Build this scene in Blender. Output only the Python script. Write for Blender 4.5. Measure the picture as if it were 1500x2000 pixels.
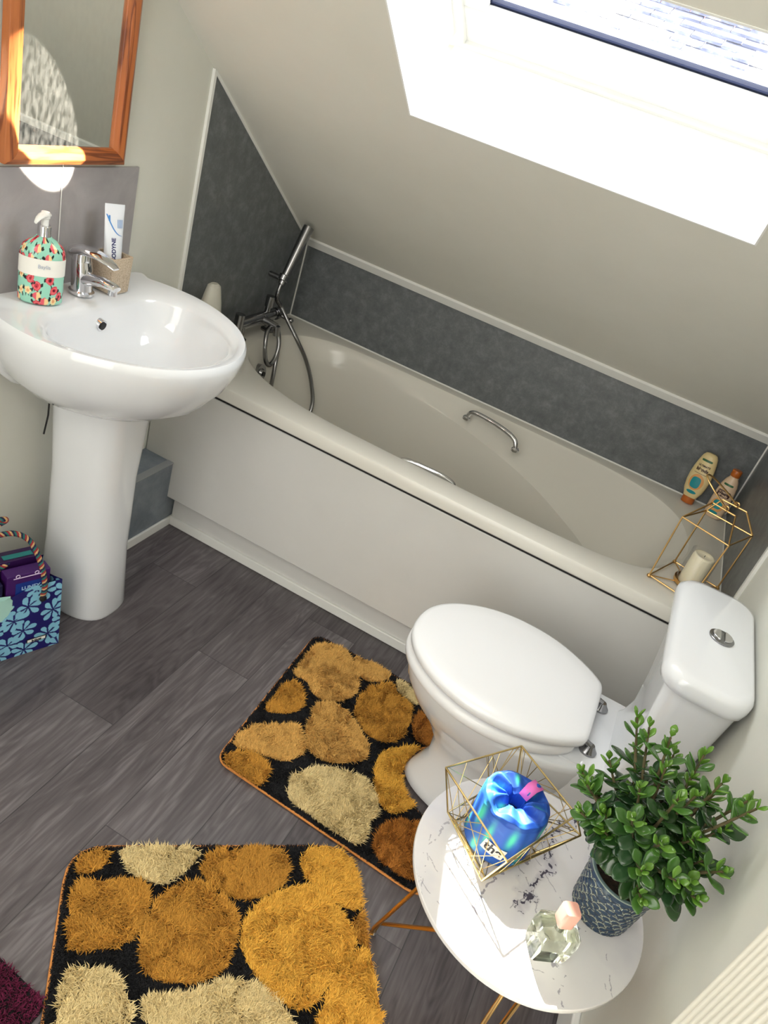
import bpy, math, random
import numpy as np
from mathutils import Vector, Matrix
random.seed(4); RNG = np.random.default_rng(7)
PI = math.pi
for o in list(bpy.data.objects): bpy.data.objects.remove(o, do_unlink=True)
SC = bpy.context.scene
COL = SC.collection
# ------------------------------------------------------------------ camera
cam = bpy.data.cameras.new('camera'); camo = bpy.data.objects.new('camera', cam); COL.objects.link(camo)
camo.location = (1.263177, -2.546668, 1.513849)
camo.rotation_mode = 'XYZ'; camo.rotation_euler = (1.0176682, -0.2938475, 0.4301424)
cam.sensor_fit = 'HORIZONTAL'; cam.sensor_width = 36.0; cam.lens = 36.0 * 1502.586 / 1500.0
cam.clip_start = 0.02; cam.clip_end = 200
SC.camera = camo
SC.view_settings.view_transform = 'Standard'
SC.view_settings.look = 'None'
SC.view_settings.exposure = 0.12
SC.view_settings.gamma = 1.0
SC.view_settings.use_curve_mapping = False
# ------------------------------------------------------------------ light
W = bpy.data.worlds.new('sky'); SC.world = W; W.use_nodes = True
bg = W.node_tree.nodes['Background']
bg.inputs['Color'].default_value = (0.93, 0.965, 1.0, 1); bg.inputs['Strength'].default_value = 12.8
def lamp(name, kind, loc, direction, **kw):
    l = bpy.data.lights.new(name, kind); o = bpy.data.objects.new(name, l); COL.objects.link(o)
    o.location = loc; o.rotation_euler = Vector(direction).to_track_quat('-Z', 'Y').to_euler()
    for k, v in kw.items(): setattr(l, k, v)
    return o
SUN_D = (0.565, -0.755, -1.0)
lamp('sun', 'SUN', (0.3, 3, 6), SUN_D, energy=60.0, angle=0.012, color=(1.0, 0.97, 0.9))
# skylight frame of reference: s runs up the ceiling slope, n points outwards
ZC = 0.848; SL = 0.6768
_l = math.hypot(1, SL)
US = Vector((0, -1/_l, SL/_l)); UN = Vector((0, SL/_l, 1/_l))
def SP(x, s, n): return Vector((x, 0, ZC)) + US*s + UN*n
WX0, WX1, WS0, WS1 = 0.567, 1.340, 0.970, 1.47
p = lamp('skylight_portal', 'AREA', SP((WX0+WX1)/2, (WS0+WS1)/2, 0.215), -UN, energy=1.0)
p.data.shape = 'RECTANGLE'; p.data.size = WX1-WX0; p.data.size_y = WS1-WS0; p.data.cycles.is_portal = True
# added soft fill at the flat ceiling behind the viewpoint, no lamp seen there
a = lamp('ceiling_fill', 'AREA', (0.95, -2.75, 2.33), (0, 0.15, -1), energy=15.0, color=(1.0, 0.96, 0.9))
a.data.shape = 'DISK'; a.data.size = 1.1
# added upright fill light behind the viewpoint; the wall there has no opening
d_ = lamp('rear_fill', 'AREA', (0.80, -3.20, 1.25), (0, 1, 0), energy=17.0, color=(1.0, 0.985, 0.96))
d_.data.shape = 'RECTANGLE'; d_.data.size = 1.0; d_.data.size_y = 1.9
# added spot lamp standing in for the sun patch on the mirror frame
g = lamp('sun_glint_standin', 'SPOT', (1.18, -1.0, 1.86), Vector((0.02, -1.29, 1.197)) - Vector((1.18, -1.0, 1.86)), energy=3600.0,
         color=(1.0, 0.93, 0.78), spot_size=math.radians(13), spot_blend=0.15, shadow_soft_size=0.003)
_z = -(Vector((0.02, -1.27, 1.205)) - g.location).normalized(); _x = Vector((0, -.58, .81)); _x = (_x-_z*_x.dot(_z)).normalized(); _y = _z.cross(_x)
g.rotation_euler = Matrix((_x, _y, _z)).transposed().to_euler(); g.scale = (1.0, 0.50, 1.0)

# ------------------------------------------------------------------ helpers: materials
def L(c):
    return tuple(((x/255)/12.92 if x/255 <= 0.04045 else ((x/255+0.055)/1.055)**2.4) for x in c)
def mat(name, rgb, rough=0.5, metal=0.0, **kw):
    m = bpy.data.materials.new(name); m.use_nodes = True
    b = m.node_tree.nodes['Principled BSDF']
    b.inputs['Base Color'].default_value = (*L(rgb), 1)
    b.inputs['Roughness'].default_value = rough; b.inputs['Metallic'].default_value = metal
    for k, v in kw.items(): b.inputs[k].default_value = v
    return m
def nodes(m): return m.node_tree.nodes, m.node_tree.links, m.node_tree.nodes['Principled BSDF']
def noisy(name, stops, scale=8, rough=0.5, detail=6, dist=0.0, stretch=(1, 1, 1), bump=0.0, metal=0.0, coord='Object', nr=0.6, bscale=None):
    m = mat(name, (200, 200, 200), rough, metal); N, K, B = nodes(m)
    tc = N.new('ShaderNodeTexCoord'); mp = N.new('ShaderNodeMapping'); mp.inputs['Scale'].default_value = stretch
    nz = N.new('ShaderNodeTexNoise'); nz.inputs['Scale'].default_value = scale; nz.inputs['Detail'].default_value = detail
    nz.inputs['Distortion'].default_value = dist; nz.inputs['Roughness'].default_value = nr
    cr = N.new('ShaderNodeValToRGB'); els = cr.color_ramp.elements
    while len(els) < len(stops): els.new(0.5)
    for e, (p_, c) in zip(els, stops): e.position = p_; e.color = (*L(c), 1)
    K.new(tc.outputs[coord], mp.inputs[0]); K.new(mp.outputs[0], nz.inputs['Vector'])
    K.new(nz.outputs[0], cr.inputs[0]); K.new(cr.outputs[0], B.inputs['Base Color'])
    if bump:
        bp = N.new('ShaderNodeBump'); bp.inputs['Strength'].default_value = bump; bp.inputs['Distance'].default_value = 0.002
        src = nz
        if bscale:
            src = N.new('ShaderNodeTexNoise'); src.inputs['Scale'].default_value = bscale; K.new(mp.outputs[0], src.inputs['Vector'])
        K.new(src.outputs[0], bp.inputs['Height']); K.new(bp.outputs[0], B.inputs['Normal'])
    return m
def vcol(name, rough=0.5, metal=0.0, **kw):
    m = mat(name, (255, 255, 255), rough, metal, **kw); N, K, B = nodes(m)
    a = N.new('ShaderNodeVertexColor'); a.layer_name = 'paint'; K.new(a.outputs[0], B.inputs['Base Color'])
    return m
def glass(name, tint=(1, 1, 1), refl=0.06):
    m = bpy.data.materials.new(name); m.use_nodes = True; N = m.node_tree.nodes; K = m.node_tree.links
    N.remove(N['Principled BSDF']); out = N['Material Output']
    t = N.new('ShaderNodeBsdfTransparent'); t.inputs[0].default_value = (*tint, 1)
    g_ = N.new('ShaderNodeBsdfGlossy'); g_.inputs['Roughness'].default_value = 0.02
    lw = N.new('ShaderNodeLayerWeight'); lw.inputs[0].default_value = 0.5
    pw = N.new('ShaderNodeMath'); pw.operation = 'POWER'; pw.inputs[1].default_value = 4.0; ml = N.new('ShaderNodeMath'); ml.operation = 'MULTIPLY_ADD'; ml.inputs[1].default_value = 0.8; ml.inputs[2].default_value = 0.04
    K.new(lw.outputs['Facing'], pw.inputs[0]); K.new(pw.outputs[0], ml.inputs[0])
    mx = N.new('ShaderNodeMixShader'); K.new(ml.outputs[0], mx.inputs[0]); K.new(t.outputs[0], mx.inputs[1]); K.new(g_.outputs[0], mx.inputs[2])
    K.new(mx.outputs[0], out.inputs[0])
    return m

M = {}
M['paint'] = noisy('wall_paint', [(0.3, (217, 217, 207)), (0.7, (222, 222, 213))], 6, 0.75, bump=0.05, bscale=120)
M['slope_paint'] = noisy('ceiling_paint', [(0.3, (219, 217, 206)), (0.7, (225, 223, 213))], 3, 0.7, bump=0.05, bscale=90)
M['white'] = mat('white_gloss_paint', (236, 236, 232), 0.25)
M['reveal'] = mat('white_reveal_paint', (240, 240, 236), 0.6)
M['ceramic'] = mat('white_ceramic', (230, 232, 235), 0.07, **{'Coat Weight': 0.4, 'Coat Roughness': 0.03})
M['seat'] = mat('white_seat_plastic', (240, 240, 241), 0.2)
M['acrylic'] = mat('white_bath_acrylic', (222, 219, 210), 0.16)
M['panelw'] = noisy('white_bath_panel', [(0.3, (214, 213, 210)), (0.7, (220, 219, 216))], 4, 0.22)
M['slate'] = noisy('grey_stone_panel', [(0.28, (82, 85, 88)), (0.5, (102, 106, 108)), (0.72, (130, 133, 135))], 24, 0.33, detail=14, dist=0.2, nr=0.78)
M['splash'] = noisy('light_grey_stone_panel', [(0.25, (150, 146, 147)), (0.5, (163, 159, 160)), (0.75, (176, 172, 173))], 7, 0.35, detail=10, dist=0.6, nr=0.65)
M['chrome'] = mat('chrome', (225, 225, 228), 0.06, 1.0)
M['dchrome'] = mat('worn_chrome', (150, 150, 152), 0.2, 1.0)
M['gold'] = mat('brushed_gold', (218, 178, 118), 0.28, 1.0)
M['brass'] = mat('pale_brass', (196, 172, 118), 0.3, 1.0)
M['black'] = mat('black_rubber_and_shade', (18, 18, 20), 0.6)
M['mirror'] = mat('mirror_silver', (236, 240, 236), 0.01, 1.0)
def dusty(m):
    N, K, B = nodes(m); d = N.new('ShaderNodeBsdfDiffuse'); d.inputs[0].default_value = (.8, .8, .78, 1); nz = N.new('ShaderNodeTexNoise'); nz.inputs['Scale'].default_value = 26; nz.inputs['Detail'].default_value = 8
    r = N.new('ShaderNodeMapRange'); r.inputs[1].default_value = .35; r.inputs[2].default_value = .75; r.inputs[3].default_value = .004; r.inputs[4].default_value = .05
    mx = N.new('ShaderNodeMixShader'); K.new(nz.outputs[0], r.inputs[0]); K.new(r.outputs[0], mx.inputs[0]); K.new(B.outputs[0], mx.inputs[1]); K.new(d.outputs[0], mx.inputs[2]); K.new(mx.outputs[0], N['Material Output'].inputs[0])
dusty(M['mirror'])
M['navy'] = mat('navy_cloth', (20, 14, 96), 0.7)
M['soil'] = noisy('dark_soil', [(0.3, (18, 14, 10)), (0.7, (60, 42, 30))], 120, 0.95, bump=1.0)
M['stem'] = noisy('woody_stem', [(0.3, (66, 62, 36)), (0.7, (104, 92, 60))], 60, 0.8, bump=0.4)
M['stemg'] = mat('green_stem', (96, 84, 40), 0.6)
M['wax'] = mat('cream_wax', (238, 230, 204), 0.45, **{'Subsurface Weight': 0.15, 'Subsurface Radius': (0.01, 0.008, 0.004)})
M['glass'] = glass('clear_glass')
M['pglass'] = glass('perfume_glass', (0.93, 0.95, 0.88))
M['pink'] = mat('pink_cap_plastic', (236, 176, 158), 0.4)
M['hotpink'] = mat('pink_paper_tab', (226, 110, 184), 0.6)
M['label'] = mat('white_label', (236, 234, 226), 0.5)
M['ink'] = mat('black_ink', (22, 24, 28), 0.5)
M['vcol'] = vcol('painted_pattern', 0.5)
M['vgloss'] = vcol('painted_gloss_pattern', 0.2)
M['vfibre'] = vcol('dyed_fibre', 0.85)
M['cup'] = noisy('speckled_beige_resin', [(0.35, (170, 150, 126)), (0.5, (196, 178, 154)), (0.7, (214, 198, 176))], 300, 0.6)
M['tube'] = mat('white_tube_plastic', (232, 236, 242), 0.25)
M['spray'] = mat('offwhite_bottle_plastic', (206, 204, 192), 0.4)
M['shampoo'] = mat('pale_cream_plastic', (226, 204, 150), 0.3)
M['shampoo2'] = mat('peach_cream_plastic', (218, 190, 160), 0.3)
M['amber'] = mat('amber_cap_plastic', (184, 98, 32), 0.3)
M['teal'] = mat('teal_label', (10, 140, 150), 0.4)
M['dgreen'] = mat('green_label', (40, 96, 56), 0.4)
M['orange'] = mat('orange_print', (222, 160, 96), 0.4)
M['brownink'] = mat('brown_print', (60, 30, 30), 0.5)
M['purple'] = mat('purple_card', (62, 22, 92), 0.35)
M['blueprint'] = mat('blue_print', (20, 50, 130), 0.4)
M['plastwrap'] = mat('mint_plastic_wrap', (170, 214, 204), 0.25)
M['rad'] = mat('white_ribbed_enamel', (232, 228, 214), 0.4)
M['green'] = None
M['bluepr'] = mat('blue_swoosh', (74, 140, 210), 0.4)
M['navyink'] = mat('navy_ink', (30, 34, 96), 0.4)
M['paleblue'] = mat('pale_blue_print', (176, 206, 232), 0.4)
M['edge'] = mat('orange_binding', (206, 134, 66), 0.8)
M['black_back'] = mat('black_rug_backing', (12, 12, 16), 0.9)

# pine with grain along one axis
def wood(name, axis):
    m = mat(name, (190, 115, 60), 0.35); N, K, B = nodes(m)
    tc = N.new('ShaderNodeTexCoord'); mp = N.new('ShaderNodeMapping')
    sc = [26, 26, 26]; sc[axis] = 2.2; mp.inputs['Scale'].default_value = sc
    nz = N.new('ShaderNodeTexNoise'); nz.inputs['Scale'].default_value = 1.6; nz.inputs['Detail'].default_value = 4; nz.inputs['Distortion'].default_value = 0.8
    mt = N.new('ShaderNodeMath'); mt.operation = 'MULTIPLY'; mt.inputs[1].default_value = 7
    fr = N.new('ShaderNodeMath'); fr.operation = 'PINGPONG'; fr.inputs[1].default_value = 1
    cr = N.new('ShaderNodeValToRGB'); e = cr.color_ramp.elements
    e[0].position = 0.0; e[0].color = (*L((176, 104, 56)), 1); e[1].position = 0.9; e[1].color = (*L((116, 58, 28)), 1)
    x = e.new(0.55); x.color = (*L((168, 96, 50)), 1)
    K.new(tc.outputs['Object'], mp.inputs[0]); K.new(mp.outputs[0], nz.inputs['Vector']); K.new(nz.outputs[0], mt.inputs[0])
    K.new(mt.outputs[0], fr.inputs[0]); K.new(fr.outputs[0], cr.inputs[0]); K.new(cr.outputs[0], B.inputs['Base Color'])
    return m
M['pineV'] = wood('pine_upright_grain', 2); M['pineH'] = wood('pine_level_grain', 1)

# grey wood-effect vinyl planks, 165 mm wide, staggered joints
def floor_mat():
    m = mat('grey_oak_vinyl', (100, 96, 98), 0.32); N, K, B = nodes(m)
    def mth(op, a, b=None, c=None):
        n = N.new('ShaderNodeMath'); n.operation = op
        for i, v in enumerate((a, b, c)):
            if v is None: continue
            if isinstance(v, (int, float)): n.inputs[i].default_value = v
            else: K.new(v, n.inputs[i])
        return n.outputs[0]
    geo = N.new('ShaderNodeNewGeometry'); sx = N.new('ShaderNodeSeparateXYZ'); K.new(geo.outputs['Position'], sx.inputs[0])
    u = mth('DIVIDE', mth('SUBTRACT', sx.outputs[0], 0.369 - 0.1635*4), 0.1635)
    row = mth('FLOOR', u); fu = mth('FRACT', u)
    v = mth('DIVIDE', mth('SUBTRACT', mth('ADD', sx.outputs[1], 20*0.884+1.467), mth('MULTIPLY', mth('SUBTRACT', row, 4.0), 0.337)), 0.884)
    cell = mth('FLOOR', v); fv = mth('FRACT', v)
    rid = mth('ADD', mth('MULTIPLY', row, 7.13), mth('MULTIPLY', cell, 3.71))
    wn = N.new('ShaderNodeTexWhiteNoise'); wn.noise_dimensions = '1D'; K.new(rid, wn.inputs['W'])
    cb = N.new('ShaderNodeCombineXYZ'); K.new(mth('MULTIPLY', sx.outputs[0], 10.0), cb.inputs[0]); K.new(mth('MULTIPLY', sx.outputs[1], 1.7), cb.inputs[1]); K.new(mth('MULTIPLY', wn.outputs[0], 40), cb.inputs[2])
    n1 = N.new('ShaderNodeTexNoise'); n1.inputs['Scale'].default_value = 1.0; n1.inputs['Detail'].default_value = 3; n1.inputs['Distortion'].default_value = 0.6
    K.new(cb.outputs[0], n1.inputs['Vector'])
    cb2 = N.new('ShaderNodeCombineXYZ'); K.new(mth('MULTIPLY', sx.outputs[0], 130.0), cb2.inputs[0]); K.new(mth('MULTIPLY', sx.outputs[1], 7), cb2.inputs[1]); K.new(mth('MULTIPLY', wn.outputs[0], 90), cb2.inputs[2])
    n2 = N.new('ShaderNodeTexNoise'); n2.inputs['Scale'].default_value = 1.0; n2.inputs['Detail'].default_value = 5; K.new(cb2.outputs[0], n2.inputs['Vector'])
    rings = mth('PINGPONG', mth('MULTIPLY', n1.outputs[0], 14.0), 0.5)
    f = mth('ADD', mth('ADD', mth('MULTIPLY', rings, 0.22), mth('MULTIPLY', n2.outputs[0], 0.46)), mth('MULTIPLY', wn.outputs[0], 0.17))
    f = mth('ADD', f, mth('MULTIPLY', n1.outputs[0], 0.35))
    cr = N.new('ShaderNodeValToRGB'); e = cr.color_ramp.elements
    e[0].position = 0.36; e[0].color = (*L((62, 56, 59)), 1); e[1].position = 0.86; e[1].color = (*L((132, 126, 128)), 1)
    x = e.new(0.60); x.color = (*L((92, 86, 88)), 1)
    K.new(f, cr.inputs[0])
    seam = mth('MAXIMUM', mth('LESS_THAN', fu, 0.014), mth('LESS_THAN', fv, 0.0022))
    mx = N.new('ShaderNodeMixRGB'); mx.inputs[2].default_value = (*L((44, 42, 44)), 1)
    K.new(mth('MULTIPLY', seam, 0.75), mx.inputs[0]); K.new(cr.outputs[0], mx.inputs[1]); K.new(mx.outputs[0], B.inputs['Base Color'])
    bp = N.new('ShaderNodeBump'); bp.inputs['Strength'].default_value = 0.12; bp.inputs['Distance'].default_value = 0.001
    K.new(n2.outputs[0], bp.inputs['Height']); K.new(bp.outputs[0], B.inputs['Normal'])
    return m
M['floor'] = floor_mat()

# ------------------------------------------------------------------ helpers: geometry
def origin(o):
    v = Vector((0, 0, 0))
    while o is not None: v += Vector(o.location); o = o.parent
    return v
class G:
    """collects faces in world space, linked as ONE mesh"""
    def __init__(s): s.v = []; s.f = []; s.mi = []; s.c = None; s.m = 0
    def add(s, vs, fs):
        b = len(s.v); s.v += [tuple(map(float, x)) for x in vs]; s.f += [tuple(b+i for i in f) for f in fs]; s.mi += [s.m]*len(fs); return s
    def box(s, x0, x1, y0, y1, z0, z1):
        return s.add([(x0,y0,z0),(x1,y0,z0),(x1,y1,z0),(x0,y1,z0),(x0,y0,z1),(x1,y0,z1),(x1,y1,z1),(x0,y1,z1)],
                     [(3,2,1,0),(4,5,6,7),(0,1,5,4),(1,2,6,5),(2,3,7,6),(3,0,4,7)])
    def prism(s, poly, d):   # poly: list of world points, extruded by vector d
        n = len(poly); P = [Vector(q) for q in poly]; d = Vector(d)
        return s.add(P + [q+d for q in P], [tuple(range(n))[::-1], tuple(range(n, 2*n))] + [(i, (i+1) % n, n+(i+1) % n, n+i) for i in range(n)])
    def loft(s, rings, cap0=True, cap1=True, closed=True):
        n = len(rings[0]); b = [tuple(q) for r in rings for q in r]; F = []
        for k in range(len(rings)-1):
            for i in range(n if closed else n-1):
                j = (i+1) % n; F.append((k*n+i, k*n+j, (k+1)*n+j, (k+1)*n+i))
        if cap0: F.append(tuple(range(n))[::-1])
        if cap1: F.append(tuple((len(rings)-1)*n+i for i in range(n)))
        return s.add(b, F)
    def lathe(s, c, prof, n=40, cap0=True, cap1=True, ax=None, sx=1, sy=1):
        R = []
        Q = Vector((0,0,1)).rotation_difference(Vector(ax).normalized()) if ax is not None else None
        for r, z in prof:
            ring = []
            for i in range(n):
                t = 2*PI*i/n; q = Vector((r*sx*math.cos(t), r*sy*math.sin(t), z))
                if Q: q = Q @ q
                ring.append(Vector(c)+q)
            R.append(ring)
        return s.loft(R, cap0, cap1)
    def cyl(s, a, b, r, n=16, r2=None):
        a = Vector(a); b = Vector(b); d = b-a
        return s.lathe(a, [(r, 0), (r if r2 is None else r2, d.length)], n, ax=d)
    def tube(s, pts, r, n=8, smooth=0, closed=False):
        P = [Vector(q) for q in pts]
        if smooth: P = catmull(P, smooth, closed)
        R = []; m = len(P); up = None
        for i, q in enumerate(P):
            if closed: t = P[(i+1) % m]-P[i-1]
            else: t = P[min(i+1, m-1)]-P[max(i-1, 0)]
            t.normalize()
            if up is None: up = t.orthogonal().normalized()
            up = (up - t*up.dot(t)).normalized(); w = t.cross(up)
            rr = r[i*len(r)//m] if isinstance(r, (list, tuple)) else r
            R.append([q+(up*math.cos(2*PI*k/n)+w*math.sin(2*PI*k/n))*rr for k in range(n)])
        if closed: return s.loft(R+[R[0]], False, False)
        return s.loft(R)
    def ball(s, c, r, n=16, sq=(1,1,1)):
        k = n//2
        prof = [(r*math.sin(PI*(i+0.001)/(k+0.002)), -r*math.cos(PI*(i+0.001)/(k+0.002))*sq[2]) for i in range(k+1)]
        return s.lathe(c, prof, n, sx=sq[0], sy=sq[1])
    def make(s, name, m, parent=None, smooth=True, bevel=0, seg=2, subsurf=0, label=None, auto=35):
        me = bpy.data.meshes.new(name)
        og = origin(parent)
        me.from_pydata([(x-og.x, y-og.y, z-og.z) for x, y, z in s.v], [], s.f)
        ms = m if isinstance(m, (list, tuple)) else [m]
        for q in ms: me.materials.append(q)
        me.polygons.foreach_set('material_index', s.mi)
        if s.c is not None:
            at = me.color_attributes.new('paint', 'FLOAT_COLOR', 'POINT'); at.data.foreach_set('color', np.c_[np.array(s.c), np.ones(len(s.c))].astype(np.float32).ravel())
        me.update(); me.validate()
        o = bpy.data.objects.new(name, me); COL.objects.link(o)
        if parent is not None: o.parent = parent
        if smooth:
            me.polygons.foreach_set('use_smooth', [True]*len(me.polygons))
            if auto: 
                try: me.set_sharp_from_angle(angle=math.radians(auto))
                except Exception: pass
        if bevel:
            b = o.modifiers.new('bevel', 'BEVEL'); b.width = bevel; b.segments = seg; b.limit_method = 'ANGLE'; b.angle_limit = math.radians(40)
        if subsurf:
            b = o.modifiers.new('subd', 'SUBSURF'); b.levels = subsurf; b.render_levels = subsurf
        if label: o['label'] = label
        return o
def catmull(P, k, closed=False):
    out = []; n = len(P)
    for i in range(n if closed else n-1):
        if closed: a, b, c, d = P[i-1], P[i], P[(i+1) % n], P[(i+2) % n]
        else: a, b, c, d = P[max(i-1, 0)], P[i], P[i+1], P[min(i+2, n-1)]
        for j in range(k):
            t = j/k; out.append(0.5*((2*b)+(c-a)*t+(2*a-5*b+4*c-d)*t*t+(3*b-a-3*c+d)*t**3))
    if not closed: out.append(P[-1])
    return out
def thing(name, label, cat, loc, group=None):
    o = bpy.data.objects.new(name, None); COL.objects.link(o); o.location = loc; o.empty_display_size = 0.05
    o['label'] = label; o['category'] = cat
    if group: o['group'] = group
    return o
def tag(o, label, cat, group=None):
    o['label'] = label; o['category'] = cat
    if group: o['group'] = group
    return o
def rebase(o, loc):   # move a one-mesh thing's origin to its base
    v = Vector(loc); o.data.transform(Matrix.Translation(-v)); o.location = v; return o
def struct(o): o['kind'] = 'structure'; return o
def grid(f, nu, nv, colf=None, closed=False, caps=False):
    """f(U,V arrays)->(X,Y,Z); nu x nv vertices"""
    u = np.linspace(0, 1, nu, endpoint=not closed); v = np.linspace(0, 1, nv)
    U, V = np.meshgrid(u, v); X, Y, Z = f(U, V); g = G()
    g.v = list(map(tuple, np.c_[X.ravel(), Y.ravel(), Z.ravel()].tolist()))
    F = []
    for j in range(nv-1):
        for i in range(nu if closed else nu-1):
            k = (i+1) % nu; F.append((j*nu+i, j*nu+k, (j+1)*nu+k, (j+1)*nu+i))
    if caps: F.append(tuple(range(nu))[::-1]); F.append(tuple((nv-1)*nu+i for i in range(nu)))
    g.f = F; g.mi = [0]*len(F)
    if colf is not None: g.c = colf(U.ravel(), V.ravel())
    return g
def text(name, s, size, m, parent, loc, xdir, ydir, extrude=0.0003, bold=0.0, align='CENTER', wrap=None):
    cu = bpy.data.curves.new('t', 'FONT'); cu.body = s; cu.size = size; cu.extrude = extrude; cu.offset = bold; cu.align_x = align; cu.align_y = 'CENTER'
    t = bpy.data.objects.new('t', cu); COL.objects.link(t)
    dg = bpy.context.evaluated_depsgraph_get(); dg.update()
    me = bpy.data.meshes.new_from_object(t.evaluated_get(dg)); bpy.data.objects.remove(t); bpy.data.curves.remove(cu)
    x = Vector(xdir).normalized(); z = x.cross(Vector(ydir)).normalized(); y = z.cross(x)
    R = Matrix((x, y, z)).transposed().to_4x4()
    og = origin(parent)
    if wrap:   # wrap=(centre, radius, axis z): bend round an upright cylinder
        c, r = wrap; a0 = math.atan2(loc[1]-c[1], loc[0]-c[0])
        for v in me.vertices:
            p_ = R @ v.co; s_ = v.co.x
            tx = -math.sin(a0)*x.x + math.cos(a0)*x.y
            along = p_.x*-math.sin(a0)+p_.y*math.cos(a0); out = v.co.z
            a_ = a0 + along/r; v.co = Vector((c[0]+(r+out)*math.cos(a_), c[1]+(r+out)*math.sin(a_), loc[2]+p_.z)) - og
    else:
        me.transform(Matrix.Translation(Vector(loc)-og) @ R)
    me.name = name; me.materials.clear(); me.materials.append(m)
    o = bpy.data.objects.new(name, me); COL.objects.link(o)
    if parent is not None: o.parent = parent
    return o
def vnoise(X, Y, s, seed=0):
    """smooth value noise, numpy"""
    r = np.random.default_rng(seed); T = r.random((64, 64))
    x = X*s; y = Y*s; xi = np.floor(x).astype(int); yi = np.floor(y).astype(int); fx = x-xi; fy = y-yi
    fx = fx*fx*(3-2*fx); fy = fy*fy*(3-2*fy)
    a = T[xi % 64, yi % 64]; b = T[(xi+1) % 64, yi % 64]; c = T[xi % 64, (yi+1) % 64]; d = T[(xi+1) % 64, (yi+1) % 64]
    return (a*(1-fx)+b*fx)*(1-fy)+(c*(1-fx)+d*fx)*fy
def fbm(X, Y, s, o=4, seed=0): return sum(vnoise(X, Y, s*2**k, seed+k)*0.5**(k+1) for k in range(o))
def mixc(c, col, mask):
    m_ = np.clip(mask, 0, 1)[:, None]; return c*(1-m_)+np.array(L(col))[None, :]*m_

# ================================================================== ROOM
XR = 1.70; YF = -3.25; SE = (2.35-ZC)/US.z; YE = US.y*SE; T = 0.1
struct(G().box(-0.1, XR+0.1, YF-0.1, 0.1, -0.1, 0).make('floor', M['floor'], smooth=False))
prof = [(0, -0.1), (0, ZC), (YE, 2.35), (YE, 2.5), (YF-0.1, 2.5), (YF-0.1, -0.1)]
struct(G().prism([(-T, y, z) for y, z in prof], (T, 0, 0)).make('wall_left', M['paint'], smooth=False))
struct(G().prism([(XR, y, z) for y, z in prof], (T, 0, 0)).make('wall_right', M['paint'], smooth=False))
struct(G().box(-T, XR+T, 0, T, -0.1, ZC).make('wall_back', M['slate'], smooth=False))
struct(G().box(0, XR, YF-T, YF, 0, 2.35).make('wall_front', M['paint'], smooth=False))
struct(G().box(-T, XR+T, YF-T, YE, 2.35, 2.45).make('ceiling', M['slope_paint'], smooth=False))
D = 0.21
c = G()
def sbox(g, x0, x1, s0, s1, n0, n1, s1b=None):
    s1b = s1 if s1b is None else s1b
    P = [SP(x0, s0, n0), SP(x1, s0, n0), SP(x1, s1, n0), SP(x0, s1, n0), SP(x0, s0, n1), SP(x1, s0, n1), SP(x1, s1b, n1), SP(x0, s1b, n1)]
    return g.add(P, [(3,2,1,0),(4,5,6,7),(0,1,5,4),(1,2,6,5),(2,3,7,6),(3,0,4,7)])
sbox(c, -T, XR+T, -0.02, WS0, 0, D, WS0-0.041)
sbox(c, -T, WX0, WS0, SE, 0, D); sbox(c, WX1, XR+T, WS0, SE, 0, D)
sbox(c, WX0, WX1, WS1, SE, 0, D)
# soft render line round the opening and the roof covering the lower wedge
c2 = c.make('ceiling', M['slope_paint'], smooth=False); struct(c2)
# white lining boards of the skylight shaft
w = G()
lt = 0.004
w.add([SP(WX0, WS0, -0.001), SP(WX1, WS0, -0.001), SP(WX1, WS0-0.041, D), SP(WX0, WS0-0.041, D), SP(WX0, WS0+lt, -0.001), SP(WX1, WS0+lt, -0.001), SP(WX1, WS0-0.041+lt, D), SP(WX0, WS0-0.041+lt, D)],
      [(3,2,1,0),(4,5,6,7),(0,1,5,4),(1,2,6,5),(2,3,7,6),(3,0,4,7)])
sbox(w, WX0, WX0+lt, WS0, WS1, -0.001, D); sbox(w, WX1-lt, WX1, WS0, WS1, -0.001, D); sbox(w, WX0, WX1, WS1-lt, WS1, -0.001, D)
struct(w.make('trim_1', M['reveal'], smooth=False))
# window: fixed frame, opening sash, dark gasket, pane
wn = thing('window_1', 'white sloping roof window above the bath', 'window', SP((WX0+WX1)/2, WS0, D)); wn['kind'] = 'structure'
del wn['label']; del wn['category']
g = G(); a0 = WS0-0.05
def ring(g, x0, x1, s0, s1, wd, n0, n1, wb=None):
    wb = wd if wb is None else wb
    sbox(g, x0, x1, s0, s0+wb, n0, n1); sbox(g, x0, x1, s1-wd, s1, n0, n1); sbox(g, x0, x0+wd, s0+wb, s1-wd, n0, n1); sbox(g, x1-wd, x1, s0+wb, s1-wd, n0, n1)
ring(g, WX0-0.05, WX1+0.05, a0-0.05, WS1+0.05, 0.075, D, D+0.05)
g.make('window_frame', M['white'], wn, bevel=0.003)
g = G(); ring(g, WX0+0.015, WX1-0.015, a0+0.020, WS1-0.015, 0.060, D+0.012, D+0.070, 0.100)
g.make('window_sash', M['white'], wn, bevel=0.004)
g = G(); ring(g, WX0+0.070, WX1-0.070, a0+0.119, WS1-0.070, 0.007, D+0.034, D+0.048)
g.make('gasket', mat('slate_blue_gasket', (34, 38, 56), 0.95, **{'Specular IOR Level': 0.05}), wn, smooth=False)
sbox(G(), WX0+0.078, WX1-0.078, a0+0.124, WS1-0.078, D+0.036, D+0.044).make('window_pane', M['glass'], wn, smooth=False)
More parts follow.
